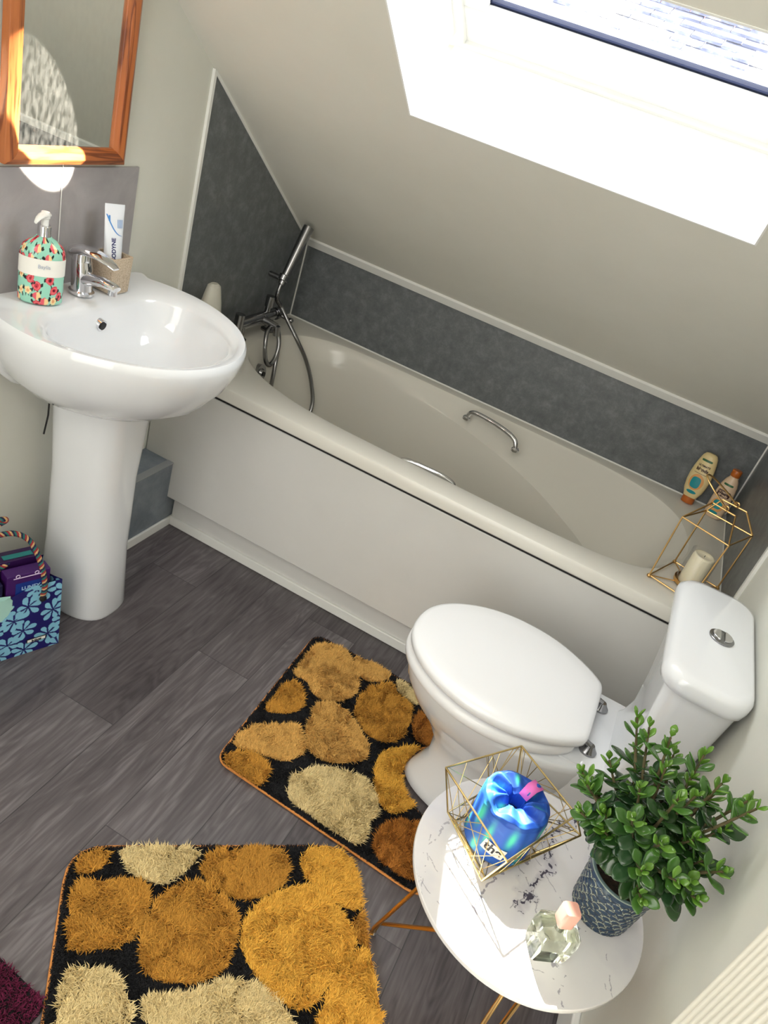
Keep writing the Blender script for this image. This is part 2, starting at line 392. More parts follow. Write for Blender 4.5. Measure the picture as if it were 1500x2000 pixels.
# thin line left by the tile trims, panels, skirtings
PY = -0.706
wl = G().prism([(0.0, 0, 0.30), (0.0, 0, ZC), (0.0, PY, ZC-SL*PY), (0.0, PY, 0.30)], (0.006, 0, 0))
struct(wl.make('trim_2', M['slate'], smooth=False))
wr = G().prism([(XR-0.006, 0, 0.30), (XR-0.006, 0, ZC), (XR-0.006, PY, ZC-SL*PY), (XR-0.006, PY, 0.30)], (0.006, 0, 0))
struct(wr.make('trim_3', M['slate'], smooth=False))
def strip(name, pts, wd, m='white', n=(0.008, 0, 0)):
    """flat strip along pts in the x=const wall plane; wd = width vector"""
    g = G()
    for a_, b_ in zip(pts[:-1], pts[1:]): g.prism([a_, b_, Vector(b_)+Vector(wd), Vector(a_)+Vector(wd)], n)
    return struct(g.make(name, M[m], smooth=False))
strip('trim_4', [(0, PY, 0.24), (0, PY, ZC-SL*PY)], (0, -0.010, 0.004))
strip('trim_5', [(0, 0, ZC), (0, PY, ZC-SL*PY)], (0, 0, -0.010))
strip('trim_6', [(XR-0.008, PY, 0.24), (XR-0.008, PY, ZC-SL*PY)], (0, -0.014, 0.006))
strip('trim_7', [(XR-0.008, 0, ZC), (XR-0.008, PY, ZC-SL*PY)], (0, 0, -0.010))
struct(G().add([SP(0, 0, 0), SP(XR, 0, 0), SP(XR, 0.030, 0), SP(0, 0.030, 0), (0, -0.010, ZC-0.016), (XR, -0.010, ZC-0.016), SP(XR, 0.030, -0.008), SP(0, 0.030, -0.008)],
               [(0,1,2,3),(4,7,6,5),(0,4,5,1),(1,5,6,2),(2,6,7,3),(3,7,4,0)]).make('trim_8', M['white'], smooth=False))
struct(G().box(0.006, 0.010, -0.004, 0, 0.56, ZC-0.01).make('trim_9', M['white'], smooth=False))
struct(G().box(XR-0.010, XR-0.006, -0.004, 0, 0.56, ZC-0.01).make('trim_10', M['white'], smooth=False))
# boxed-in pipes at the foot of the left wall, clad in the same stone panel
struct(G().box(0, 0.1085, -1.07, -0.679, 0.0, 0.247).make('trim_11', noisy('blue_grey_box_panel', [(0.3, (100, 108, 116)), (0.7, (132, 140, 148))], 14, 0.35, detail=10, nr=0.7), smooth=False))
struct(G().box(0.088, 0.111, -1.07, -0.679, 0.2455, 0.2485).make('trim_12', mat('grey_edge_bead', (150, 152, 154), 0.4), smooth=False))
struct(G().box(0.108, 0.116, -1.07, -0.672, 0.0, 0.032).make('baseboard_left', M['white'], bevel=0.002))
struct(G().box(XR-0.016, XR, YF, -0.80, 0.0, 0.10).make('baseboard_right', M['white'], bevel=0.004))
struct(G().box(0.0, 0.006, -1.50, -0.950, 0.70, 1.096).make('trim_13', M['splash'], bevel=0.001))
# neighbouring roof outside: courses of slates up to a terracotta ridge
ob = thing('house', 'neighbouring house with a weathered slate roof seen through the skylight', 'house', (0, 5, -2))
r_ = noisy('weathered_slate', [(0.42, (28, 36, 62)), (0.50, (70, 76, 100)), (0.55, (170, 170, 174))], 1.6, 0.7, detail=10, nr=0.75)
g = G()
for k in range(24):
    y0 = 2.2+k*0.115; z0 = 0.95+(y0-2.2)*0.53; off = (k % 2)*0.12
    for i in range(26):
        x0 = -3.4+off+i*0.24; h = random.uniform(0, 0.008)
        g.add([(x0, y0, z0+0.02+h), (x0+0.232, y0, z0+0.02+h), (x0+0.232, y0+0.16, z0+0.075+h), (x0, y0+0.16, z0+0.075+h), (x0, y0, z0+h), (x0+0.232, y0, z0+h), (x0+0.232, y0+0.16, z0+0.06+h), (x0, y0+0.16, z0+0.06+h)],
              [(0,1,2,3),(7,6,5,4),(0,4,5,1),(1,5,6,2),(2,6,7,3),(3,7,4,0)])
g.make('roof', r_, ob, smooth=False)
g = G()
for i in range(14): g.cyl((-3.4+i*0.45, 5.0, 2.45), (-3.4+i*0.45+0.43, 5.0, 2.45), 0.09, 12)
g.make('ridge_tile', mat('terracotta', (206, 120, 108), 0.8), ob)
G().box(-3.4, 3.0, 4.98, 5.2, -2, 2.4).make('wall', mat('house_render', (190, 180, 170), 0.9), ob, smooth=False)

# unseen brick block added to stop the sun; it keeps the sun off the right-hand half of the skylight
ck = thing('sun_blocker', 'unseen brick sun blocker added outside near the skylight', 'sun_blocker', (-0.05, 0.85, 0))
_d = Vector((SUN_D[0], SUN_D[1], 0)).normalized(); _n = Vector((-_d.y, _d.x, 0))
def blocker_foot(t, w0, w1, dep):
    b = Vector((1.475, -1.694, 0)) + Vector((-SUN_D[0], -SUN_D[1], 0))*(t)
    return [b+_n*w0, b+_n*w1, b+_n*w1-_d*dep, b+_n*w0-_d*dep]
bk_m = mat('stock_brick', (150, 96, 76), 0.85); N_, K_, B_ = nodes(bk_m)
br_ = N_.new('ShaderNodeTexBrick'); br_.inputs['Scale'].default_value = 4.5; br_.inputs['Color1'].default_value = (*L((160, 98, 74)), 1); br_.inputs['Color2'].default_value = (*L((128, 76, 60)), 1); br_.inputs['Mortar'].default_value = (*L((186, 178, 164)), 1)
K_.new(br_.outputs[0], B_.inputs['Base Color'])

# ================================================================== BATH
HB = 0.567
bt = thing('bathtub', 'long white bath with moulded armrests under the sloping ceiling', 'bath', (0.85, -0.37, 0))
def vec(P, z): return [Vector((x, y, z if z is not None else 0)) for x, y in P]
LIP = [(.085,-.36),(.095,-.24),(.150,-.130),(.27,-.062),(.50,-.045),(.72,-.045),(.92,-.045),(1.10,-.05),(1.28,-.058),(1.44,-.10),(1.545,-.19),(1.59,-.34),
       (1.575,-.47),(1.51,-.59),(1.40,-.645),(1.24,-.662),(1.05,-.664),(.86,-.662),(.68,-.660),(.50,-.652),(.36,-.625),(.24,-.575),(.14,-.49)]
CRE = [(.115,-.36),(.125,-.25),(.180,-.150),(.29,-.085),(.50,-.070),(.72,-.092),(.92,-.150),(1.10,-.215),(1.27,-.30),(1.37,-.335),(1.44,-.350),(1.465,-.37),
       (1.45,-.40),(1.38,-.43),(1.30,-.46),(1.18,-.520),(1.03,-.575),(.86,-.612),(.68,-.632),(.50,-.630),(.37,-.600),(.26,-.555),(.165,-.48)]
CREZ = [.50,.50,.50,.50,.505,.50,.485,.46,.42,.38,.37,.37,.37,.37,.38,.41,.46,.485,.50,.505,.50,.50,.50]
BOT = [(.22,-.36),(.225,-.27),(.26,-.21),(.34,-.175),(.50,-.165),(.70,-.170),(.88,-.185),(1.02,-.22),(1.12,-.27),(1.16,-.31),(1.18,-.335),(1.19,-.36),
       (1.18,-.39),(1.15,-.42),(1.10,-.46),(1.00,-.505),(.88,-.53),(.75,-.54),(.62,-.545),(.50,-.545),(.36,-.54),(.28,-.51),(.23,-.45)]
K = 8
lip = catmull(vec(LIP, HB), K, True); cre = catmull([Vector((x, y, z)) for (x, y), z in zip(CRE, CREZ)], K, True); bot = catmull(vec(BOT, 0.175), K, True)
ctr = Vector((0.80, -0.36, 0.0))
def outer_pt(q, x0, x1, y0, y1, z):
    # project lip point outwards on to the rectangle
    d = Vector((q.x-0.83, (q.y+0.36)*2.0, 0)); hx = (x1-x0)/2; hy = (y1-y0)/2
    k = max(abs(d.x)/0.76, abs(d.y)/0.62, 1e-6)
    e = Vector((d.x/0.76, d.y/0.62)) / max(abs(d.x)/0.76, abs(d.y)/0.62, 1e-6)
    return Vector(((x0+x1)/2+e.x*hx, (y0+y1)/2+e.y*hy, z))
X0, X1, Y0, Y1 = 0.004, 1.696, -0.757, -0.002
R = [[outer_pt(q, X0, X1, Y0+0.004, Y1, HB-0.042) for q in lip],
     [outer_pt(q, X0, X1, Y0, Y1, HB-0.038) for q in lip],
     [outer_pt(q, X0, X1, Y0, Y1, HB-0.009) for q in lip],
     [outer_pt(q, X0+.001, X1-.001, Y0+0.003, Y1, HB-0.0025) for q in lip],
     [outer_pt(q, X0+.003, X1-.003, Y0+0.009, Y1-.002, HB) for q in lip]]
def inset(P, C, t, z=None):
    return [Vector((p_.x+(c_.x-p_.x)*t, p_.y+(c_.y-p_.y)*t, (p_.z+(c_.z-p_.z)*t) if z is None else z)) for p_, c_ in zip(P, C)]
def outset(P, t, dz):
    o = []
    n = len(P)
    for i in range(n):
        tg = (P[(i+1) % n]-P[i-1]).normalized(); nrm = Vector((tg.y, -tg.x, 0))
        if nrm.dot(P[i]-Vector((0.8, -0.36, P[i].z))) < 0: nrm = -nrm
        o.append(P[i]+nrm*t+Vector((0, 0, dz)))
    return o
R += [outset(lip, 0.012, 0.0), outset(lip, 0.002, -0.003), outset(lip, -0.006, -0.012)]
l2 = outset(lip, -0.006, -0.012)
R += [inset(l2, cre, 0.5), inset(l2, cre, 0.88), cre]
l3 = [Vector((q.x+(b.x-q.x)*0.03, q.y+(b.y-q.y)*0.03, q.z-0.016)) for q, b in zip(cre, bot)]
R.append(l3)
for t in (0.2, 0.4, 0.6, 0.8, 0.93):
    R.append([Vector((a_.x+(b_.x-a_.x)*(0.82*t), a_.y+(b_.y-a_.y)*(0.82*t), a_.z+(b_.z+0.01-a_.z)*t)) for a_, b_ in zip(l3, bot)])
R.append([Vector((b_.x, b_.y, 0.178)) for b_ in bot])
R.append([Vector((b_.x+(ctr.x-b_.x)*0.15, b_.y+(ctr.y-b_.y)*0.2, 0.172)) for b_ in bot])
R.append([Vector((b_.x+(ctr.x-b_.x)*0.7, b_.y+(ctr.y-b_.y)*0.7, 0.166)) for b_ in bot])
G().loft(R, False, True).make('tub', M['acrylic'], bt, auto=28)
# sealant bead along the walls
g = G(); g.tube([(0.006, -0.74, HB+0.001), (0.006, -0.003, HB+0.001), (1.694, -0.003, HB+0.001), (1.694, -0.74, HB+0.001)], 0.0035, 6)
g.make('sealant', M['white'], bt)
def grab(pts, lab=None):
    g = G(); g.tube(pts, 0.0085, 12, smooth=6)
    for q in (pts[0], pts[-1]): g.lathe(Vector(q)-Vector((0,0,0.004)), [(0.014, 0), (0.014, 0.008), (0.010, 0.012)], 20)
    return g.make('grab_handle', M['chrome'], bt, label='chrome handle')
grab([(.795,-.105,.532),(.803,-.112,.556),(.825,-.118,.566),(.88,-.128,.567),(.945,-.148,.565),(.985,-.160,.553),(.998,-.166,.526)])
grab([(.745,-.640,.510),(.755,-.636,.532),(.780,-.630,.548),(.84,-.624,.550),(.89,-.616,.546),(.925,-.606,.532),(.932,-.602,.505)])
g = G(); g.cyl((.118, -.372, .470), (.138, -.372, .473), 0.030, 28); g.cyl((.136, -.372, .473), (.146, -.372, .474), 0.018, 24, 0.014)
g.make('overflow_plate', M['dchrome'], bt, label='chrome overflow plate'); G().cyl((.145, -.372, .474), (.149, -.372, .475), 0.008, 16).make('overflow_hole', M['black'], bt)
G().box(0.003, 1.697, -0.751, -0.728, 0.120, 0.5170).make('front_panel', M['panelw'], bt, bevel=0.002)
G().box(0.006, 1.694, -0.748, -0.730, 0.515, 0.5265).make('gap_shade_strip', M['black'], bt, smooth=False)  # black strip standing in for the shadow line between rim and panel
G().box(0.112, 1.697, -0.712, -0.690, 0.020, 0.130).make('plinth', M['panelw'], bt, bevel=0.001)
G().box(0.112, 1.697, -0.722, -0.700, 0.0, 0.034).make('plinth_trim', M['white'], bt, bevel=0.003)
# bath mixer with shower hose
mx = thing('bath_mixer_tap', 'chrome bath shower mixer with coiled hose at the tap end of the bath', 'tap', (0.075, -0.33, HB))
g = G()
for y in (-0.415, -0.235):
    g.lathe((0.052, y, HB), [(0.024, 0), (0.024, 0.006), (0.014, 0.012), (0.013, 0.052)], 24)
g.cyl((0.052, -0.435, HB+0.058), (0.052, -0.215, HB+0.058), 0.018, 24)
g.cyl((0.052, -0.300, HB+0.058), (0.120, -0.300, HB+0.050), 0.015, 20, 0.012); g.cyl((0.118, -0.300, HB+0.054), (0.122, -0.300, HB+0.022), 0.012, 20)
g.make('mixer_body', M['dchrome'], mx)
G().cyl((0.058, -0.448, HB+0.018), (0.060, -0.448, HB+0.098), 0.0155, 24).make('tap_handle', M['dchrome'], mx)
g = G(); g.cyl((0.055, -0.212, HB+0.058), (0.055, -0.190, HB+0.058), 0.021, 24); g.cyl((0.055,-0.200,HB+0.058),(0.105,-0.190,HB+0.050),0.007,12); g.ball((0.108,-0.190,HB+0.050),0.010,14)
g.make('tap_handle', M['dchrome'], mx)
g = G(); g.cyl((0.05, -0.262, HB+0.07), (0.052, -0.262, HB+0.128), 0.010, 20); g.cyl((0.052, -0.262, HB+0.092), (0.052, -0.262, HB+0.128), 0.015, 20); g.make('diverter', M['dchrome'], mx)
def hose(pts, n=60):
    P = catmull([Vector(q) for q in pts], 26)
    return G().tube(P, [0.0080 if i % 2 else 0.0068 for i in range(len(P))], 10)
hose([(0.062,-0.232,0.735),(0.062,-0.240,0.705),(0.062,-0.232,0.680),(0.070,-0.208,0.655),(0.110,-0.205,0.612),(0.155,-0.200,0.565),(0.195,-0.175,0.500),(0.235,-0.165,0.42),(0.265,-0.180,0.34),(0.27,-0.25,0.24),(0.24,-0.30,0.20),
      (0.205,-0.315,0.22),(0.170,-0.322,0.33),(0.158,-0.318,0.40),(0.145,-0.300,0.48),(0.118,-0.262,0.56),(0.100,-0.268,0.612)]).make('shower_hose', M['dchrome'], mx, auto=0)
hose([(0.095,-0.300,0.612),(0.105,-0.335,0.600),(0.120,-0.355,0.560),(0.130,-0.350,0.515),(0.135,-0.325,0.492),(0.135,-0.295,0.510),(0.128,-0.275,0.55),(0.11,-0.268,0.585),(0.09,-0.275,0.610)]).make('shower_hose', M['dchrome'], mx, auto=0)
sh = thing('shower_handset', 'slim chrome stick shower handset leaning up in the corner above the taps', 'shower head', (0.045, -0.21, 0.735))
g = G(); g.cyl((0.060, -0.226, 0.735), (0.064, -0.134, 0.922), 0.013, 24, 0.0185); g.cyl((0.060,-0.230,0.722),(0.060,-0.226,0.737),0.008,16,0.010)
g.make('handset', M['dchrome'], sh)
g = G(); g.cyl((0.006, -0.222, 0.752), (0.052, -0.222, 0.752), 0.009, 16); g.lathe((0.058, -0.222, 0.745), [(0.017, 0), (0.0175, 0.022)], 20, ax=(0.0, 0.44, 0.9))
g.make('wall_bracket', M['dchrome'], sh, bevel=0.003)

# white tapered bottle on the tap-end corner of the bath
g = G()
pr = [(0.050,0),(0.053,0.012),(0.052,0.05),(0.044,0.11),(0.034,0.165),(0.026,0.200),(0.022,0.214),(0.012,0.221)]
g.lathe((0.056, -0.622, HB), pr, 28, sy=1.0, sx=0.8)
b_ = rebase(g.make('cleaner_bottle', M['spray']), (0.056, -0.622, HB)); tag(b_, 'off-white tapered bottle on the bath corner just behind the washbasin', 'bottle')
g = G(); g.lathe((0.056, -0.622, HB+0.128), [(0.0415, 0), (0.0410, 0.003)], 28, sx=0.8, cap0=False, cap1=False)
g.make('print_line', mat('grey_print', (120, 120, 116), 0.5), b_)

# ================================================================== WASHBASIN
ZB = 0.84; YB = -1.172
sk = thing('washbasin', 'white ceramic pedestal washbasin against the left wall', 'washbasin', (0.17, YB, 0))
half = [(0.004, .222), (.06, .252), (.13, .268), (.20, .270), (.28, .250), (.36, .208), (.425, .145), (.463, .07)]
OUT = [Vector((x, YB+h, ZB)) for x, h in half]+[Vector((.475, YB, ZB))]+[Vector((x, YB-h, ZB)) for x, h in half[::-1]]
halfi = [(.118, .10), (.125, .155), (.155, .198), (.205, .222), (.27, .210), (.335, .178), (.395, .125), (.428, .06)]
INN = [Vector((x, YB+h, ZB)) for x, h in halfi]+[Vector((.437, YB, ZB))]+[Vector((x, YB-h, ZB)) for x, h in halfi[::-1]]
outp = catmull(OUT, 6, True); innp = catmull(INN, 6, True)
def around(P, c, s, z, sx=None): return [Vector((c[0]+(q.x-c[0])*(sx or s), c[1]+(q.y-c[1])*s, z)) for q in P]
cb = (0.20, YB)
low = [Vector((max(q.x, 0.004), q.y, q.z)) for q in outp]
def keepback(P): return [Vector((max(q.x, 0.004), q.y, q.z)) for q in P]
ped_top = lambda z: [Vector((0.165+0.115*math.cos(t)*(1 if math.cos(t) > 0 else 0.9), YB+0.105*math.sin(t), z)) for t in np.linspace(PI*0.75, PI*0.75-2*PI, len(outp), endpoint=False)]
R = [keepback(around(outp, (0.10, YB), 0.50, ZB-0.205)), keepback(around(outp, (0.10, YB), 0.66, ZB-0.185)), keepback(around(outp, (0.10, YB), 0.82, ZB-0.145)), keepback(around(outp, (0.10, YB), 0.93, ZB-0.09)),
     keepback(around(outp, (0.10, YB), 0.985, ZB-0.045)), keepback(around(outp, (0.10, YB), 1.0, ZB-0.02)), keepback(around(outp, (0.10, YB), 0.998, ZB-0.008)), keepback(around(outp, (0.10, YB), 0.985, ZB)),
     keepback(around(outp, (0.16, YB), 0.94, ZB-0.001)), around(innp, (0.26, YB), 1.075, ZB-0.005), around(innp, (0.26, YB), 1.045, ZB-0.009), around(innp, (0.26, YB), 1.0, ZB-0.012), around(innp, (0.26, YB), 0.972, ZB-0.022),
     around(innp, (0.255, YB), 0.93, ZB-0.05), around(innp, (0.25, YB), 0.85, ZB-0.085), around(innp, (0.245, YB), 0.70, ZB-0.118), around(innp, (0.24, YB), 0.45, ZB-0.138), around(innp, (0.24, YB), 0.12, ZB-0.145)]
G().loft(R, True, True).make('basin', M['ceramic'], sk, auto=60)
# pedestal
def pring(z, cx, a_, b_, back):
    o = []
    for k in range(40):
        t = 2*PI*k/40; c_, s_ = math.cos(t), math.sin(t)
        x = cx + a_*math.copysign(abs(c_)**0.8, c_); y = YB+b_*math.copysign(abs(s_)**0.7, s_)
        o.append(Vector((max(x, back), y, z)))
    return o
G().loft([pring(0, .165, .108, .086, .068), pring(0.012, .165, .112, .090, .062), pring(.20, .162, .100, .084, .062), pring(.42, .160, .098, .086, .060), pring(.58, .160, .106, .094, .058), pring(.655, .160, .118, .104, .056), pring(.70, .16, .125, .110, .056)], True, True).make('pedestal', M['ceramic'], sk, auto=60)
g = G(); g.cyl((0.120, YB, 0.792), (0.134, YB, 0.789), 0.0135, 24); g.make('overflow_ring', M['chrome'], sk, label='chrome overflow ring')
G().cyl((0.1335, YB, 0.7895), (0.1365, YB, 0.789), 0.0095, 20).make('overflow_hole', M['black'], sk)
G().lathe((0.24, YB, ZB-0.146), [(0.024, 0), (0.024, 0.004), (0.016, 0.005)], 24).make('waste_plug', M['chrome'], sk)
g = G(); g.tube([(0.03,-1.262,0.645),(0.08,-1.258,0.628),(0.083,-1.262,0.56),(0.080,-1.268,0.51)], 0.0022, 6); g.make('supply_wire', M['black'], sk, label='dark wire hanging below the basin')
# basin tap
tp = thing('basin_mixer_tap', 'chrome lever mixer tap at the back of the washbasin', 'tap', (0.060, -1.168, ZB))
ty = -1.168
def oval_ring(cx, z, rx, ry, n=28, tilt=0.0): return [Vector((cx+rx*math.cos(2*PI*i/n), ty+ry*math.sin(2*PI*i/n), z+rx*math.cos(2*PI*i/n)*tilt)) for i in range(n)]
g = G(); g.loft([oval_ring(.062,ZB,.029,.027), oval_ring(.062,ZB+.006,.029,.027), oval_ring(.062,ZB+.009,.024,.023), oval_ring(.060,ZB+.03,.023,.022), oval_ring(.058,ZB+.058,.024,.023), oval_ring(.056,ZB+.074,.022,.022)])
# spout
def sect(c, w, h, ax):   # ring in plane normal to ax(x,z)
    ax = Vector(ax).normalized(); up = Vector((-ax.z, 0, ax.x)); return [Vector(c)+Vector((0, 1, 0))*w*math.cos(2*PI*i/20)+up*h*math.sin(2*PI*i/20) for i in range(20)]
g.loft([sect((.055,ty,ZB+.030),.019,.020,(1,0,.35)), sect((.085,ty,ZB+.040),.018,.015,(1,0,.3)), sect((.120,ty,ZB+.047),.016,.011,(1,0,.05)), sect((.148,ty,ZB+.046),.015,.009,(1,0,-.15)), sect((.158,ty,ZB+.043),.013,.007,(1,0,-.3))])
g.cyl((.148,ty,ZB+.046),(.147,ty,ZB+.028),.010,18)
g.make('tap_body', M['chrome'], tp)
g = G(); g.loft([sect((.028,ty,ZB+.084),.015,.012,(1,0,.5)), sect((.048,ty,ZB+.094),.024,.014,(1,0,.25)), sect((.075,ty,ZB+.100),.024,.011,(1,0,.05)), sect((.105,ty,ZB+.099),.020,.007,(1,0,-.15)), sect((.138,ty,ZB+.092),.015,.005,(1,0,-.3)), sect((.150,ty,ZB+.087),.010,.003,(1,0,-.5))])
g.loft([oval_ring(.056,ZB+.074,.0215,.0215), oval_ring(.056,ZB+.096,.020,.020)])
g.make('tap_lever', M['chrome'], tp)

# soap dispenser, flowered
ROSE = [(218,84,94),(196,44,66),(232,112,110)]
def floral(U, V, cols=64, W_=0.30, H_=0.13, seed=3):
    r = np.random.default_rng(seed); X = U*W_; Y = V*H_
    c = np.tile(np.array(L((150, 208, 186))), (len(U), 1))
    wob = lambda s_: (fbm(X, Y, 160, 2, s_)-0.5)
    pts = []
    tries = 0
    while len(pts) < cols and tries < 9000:
        tries += 1; q = (r.random()*W_, r.random()*H_, r.choice([0, 0, 1, 2]))
        if all((min(abs(q[0]-p_[0]), W_-abs(q[0]-p_[0])))**2+(q[1]-p_[1])**2 > 0.0162**2 for p_ in pts): pts.append(q)
    for i, (x, y, k) in enumerate(pts):
        dx = X-x; dx = np.where(dx > W_/2, dx-W_, np.where(dx < -W_/2, dx+W_, dx)); dy = Y-y
        d = np.hypot(dx, dy)+wob(i)*0.006; a_ = np.arctan2(dy, dx)
        leaf = (d < 0.0125*(0.75+0.35*np.cos(3*a_+i))) & (np.cos(5*a_+i) > -0.1)
        c = mixc(c, (26, 34, 36), leaf.astype(float))
        if k == 0:
            c = mixc(c, (206, 60, 76), d < 0.0085); c = mixc(c, (226, 104, 108), (d < 0.0066)); c = mixc(c, (190, 44, 62), (d < 0.0038)); c = mixc(c, (60, 18, 30), d < 0.0014)
        elif k == 1:
            c = mixc(c, (238, 214, 160), d < 0.0070+0.001*np.cos(5*a_)); c = mixc(c, (224, 158, 110), d < 0.0026)
        else:
            c = mixc(c, (224, 92, 104), (d < 0.008) & (dx < 0.001)); c = mixc(c, (240, 206, 150), (d < 0.007) & (dx > -0.001))
    return c
SX, SY = 0.062, -1.290
sd = thing('soap_dispenser', 'floral pump soap bottle with a white band on the washbasin', 'soap dispenser', (SX, SY, ZB))
zz = np.array([0, .003, .03, .09, .108, .120, .130, .137, .140]); rr = np.array([.039, .042, .0425, .0425, .0415, .0370, .0265, .0155, .0135])
ang = math.radians(-38)
def fs(U, V):
    z = V*0.140; r = np.interp(z, zz, rr); t = 2*PI*U
    x = r*np.cos(t)*1.05; y = r*np.sin(t)*0.80 if False else r*np.sin(t)*1.05; x = x*0.62
    return SX+x*math.cos(ang)-y*math.sin(ang), SY+x*math.sin(ang)+y*math.cos(ang), ZB+z
grid(fs, 260, 150, lambda U, V: floral(U, V), closed=True, caps=True).make('bottle', M['vgloss'], sd, auto=60)
def band(U, V):
    z = 0.062+V*0.036; t = 2*PI*U; r = 0.0432; x = r*np.cos(t)*1.05*0.63; y = r*np.sin(t)*1.05
    zt = z - 0.0
    return SX+x*math.cos(ang)-y*math.sin(ang), SY+x*math.sin(ang)+y*math.cos(ang), ZB+zt
bd = grid(band, 64, 3, closed=True).make('band', M['label'], sd, label='white band')
nd = Vector((math.cos(ang), math.sin(ang), 0)); td = Vector((-math.sin(ang), math.cos(ang), 0))
text('band_lettering', 'Baylis', 0.011, mat('faint_silver_print', (176, 184, 200), 0.4), sd, Vector((SX, SY, ZB+0.083))+nd*0.0292+td*0.0, td, (0, 0, 1))
G().lathe((SX, SY, ZB+.140), [(.0135, 0), (.0135, .020), (.012, .022)], 28).make('collar', M['chrome'], sd, label='chrome collar')
g = G(); g.lathe((SX, SY, ZB+.160), [(.0075, 0), (.0075, .014), (.0095, .016), (.010, .024), (.008, .028)], 22)
hd = Vector((0.25, -1.0, 0)).normalized()
def hsec(t, z, w, h):
    c_ = Vector((SX, SY, ZB+z))+hd*t; sd_ = hd.cross(Vector((0, 0, 1)))
    return [c_+sd_*w*math.cos(2*PI*i/16)+Vector((0, 0, 1))*h*math.sin(2*PI*i/16) for i in range(16)]
g.loft([hsec(-.010, .181, .008, .005), hsec(.0, .182, .010, .006), hsec(.014, .182, .008, .005), hsec(.026, .178, .006, .004), hsec(.034, .172, .0035, .003)])
g.make('pump', M['white'], sd)

# tumbler with toothpaste
tx, tyy = 0.068, -1.083; h_ = 0.034
cu = thing('toothbrush_tumbler', 'square speckled beige tumbler behind the basin tap', 'cup', (tx, tyy, ZB))
def sq(r, z, rd=0.006, n=4):
    o = []
    for cx_, cy_, a0 in ((1,1,0),(-1,1,90),(-1,-1,180),(1,-1,270)):
        for k in range(n): a_ = math.radians(a0+90*k/(n-1)); o.append(Vector((tx+cx_*(r-rd)+rd*math.cos(a_), tyy+cy_*(r-rd)+rd*math.sin(a_), z)))
    return o
G().loft([sq(.030, ZB), sq(.031, ZB+.002), sq(.0335, ZB+.082), sq(.0335, ZB+.084), sq(.029, ZB+.084), sq(.0285, ZB+.080), sq(.027, ZB+.008)], True, True).make('cup_body', M['cup'], cu, auto=40)
tt = thing('toothpaste_tube', 'white toothpaste tube standing cap down in the beige tumbler', 'toothpaste', (0.068, -1.083, ZB+0.012))
ang2 = math.radians(-22); n2 = Vector((math.cos(ang2), math.sin(ang2), 0)); t2 = Vector((-math.sin(ang2), math.cos(ang2), 0)); ax2 = Vector((-0.10, 0.03, 1)).normalized()
def tsec(h, w, d): 
    c_ = Vector((0.074, -1.086, ZB+0.012))+ax2*h
    return [c_+t2*w*math.cos(2*PI*i/28)+n2*d*math.sin(2*PI*i/28) for i in range(28)]
g = G(); g.loft([tsec(.018,.014,.014), tsec(.026,.019,.0165), tsec(.07,.021,.015), tsec(.12,.0225,.009), tsec(.160,.0235,.0035), tsec(.172,.024,.001), tsec(.182,.024,.001)])
g.make('tube_body', M['tube'], tt)
g = G(); g.loft([tsec(0,.013,.013), tsec(.018,.012,.012)]); g.make('cap', M['white'], tt)
def on_tube(h, w, off=0.0006):
    dd = np.interp(h, [.026,.07,.12,.16,.172], [.0165,.015,.009,.0035,.001]); ww = np.interp(h, [.026,.07,.12,.16,.182], [.019,.021,.0225,.0235,.024])
    s_ = math.sqrt(max(0, 1-(w/ww)**2))
    return Vector((0.074, -1.086, ZB+0.012))+ax2*h+t2*w+n2*(dd*s_+off)
tm = text('tube_lettering', 'SENSODYNE', 0.0125, M['navyink'], tt, (0,0,0), (1,0,0), (0,1,0), extrude=0.0, bold=0.0004, align='LEFT')
og = origin(tt)
for v in tm.data.vertices:
    h = 0.040+v.co.x+og.x; w = -(v.co.y+og.y)*-1.0
    v.co = on_tube(h, -(v.co.y+og.y)-0.004) - og
g = G(); 
def ribbon(g, pts, wd, off=0.0007):
    Q = [ (h, w) for h, w in pts ]
    V_ = []
    for h, w in Q: V_ += [on_tube(h, w-wd/2, off), on_tube(h, w+wd/2, off)]
    g.add(V_, [(2*i, 2*i+1, 2*i+3, 2*i+2) for i in range(len(Q)-1)])
ribbon(g, [(0.160-0.045*(k/14)-0.012*math.sin(k/14*PI), -0.020+0.037*(k/14)) for k in range(15)], 0.003); 
for k in range(4): ribbon(g, [(0.150, 0.006+k*0.0035), (0.132, 0.006+k*0.0035)], 0.0012)
ribbon(g, [(0.158, -0.014), (0.146, -0.014)], 0.004)
g.make('blue_swoosh', M['bluepr'], tt, smooth=False)

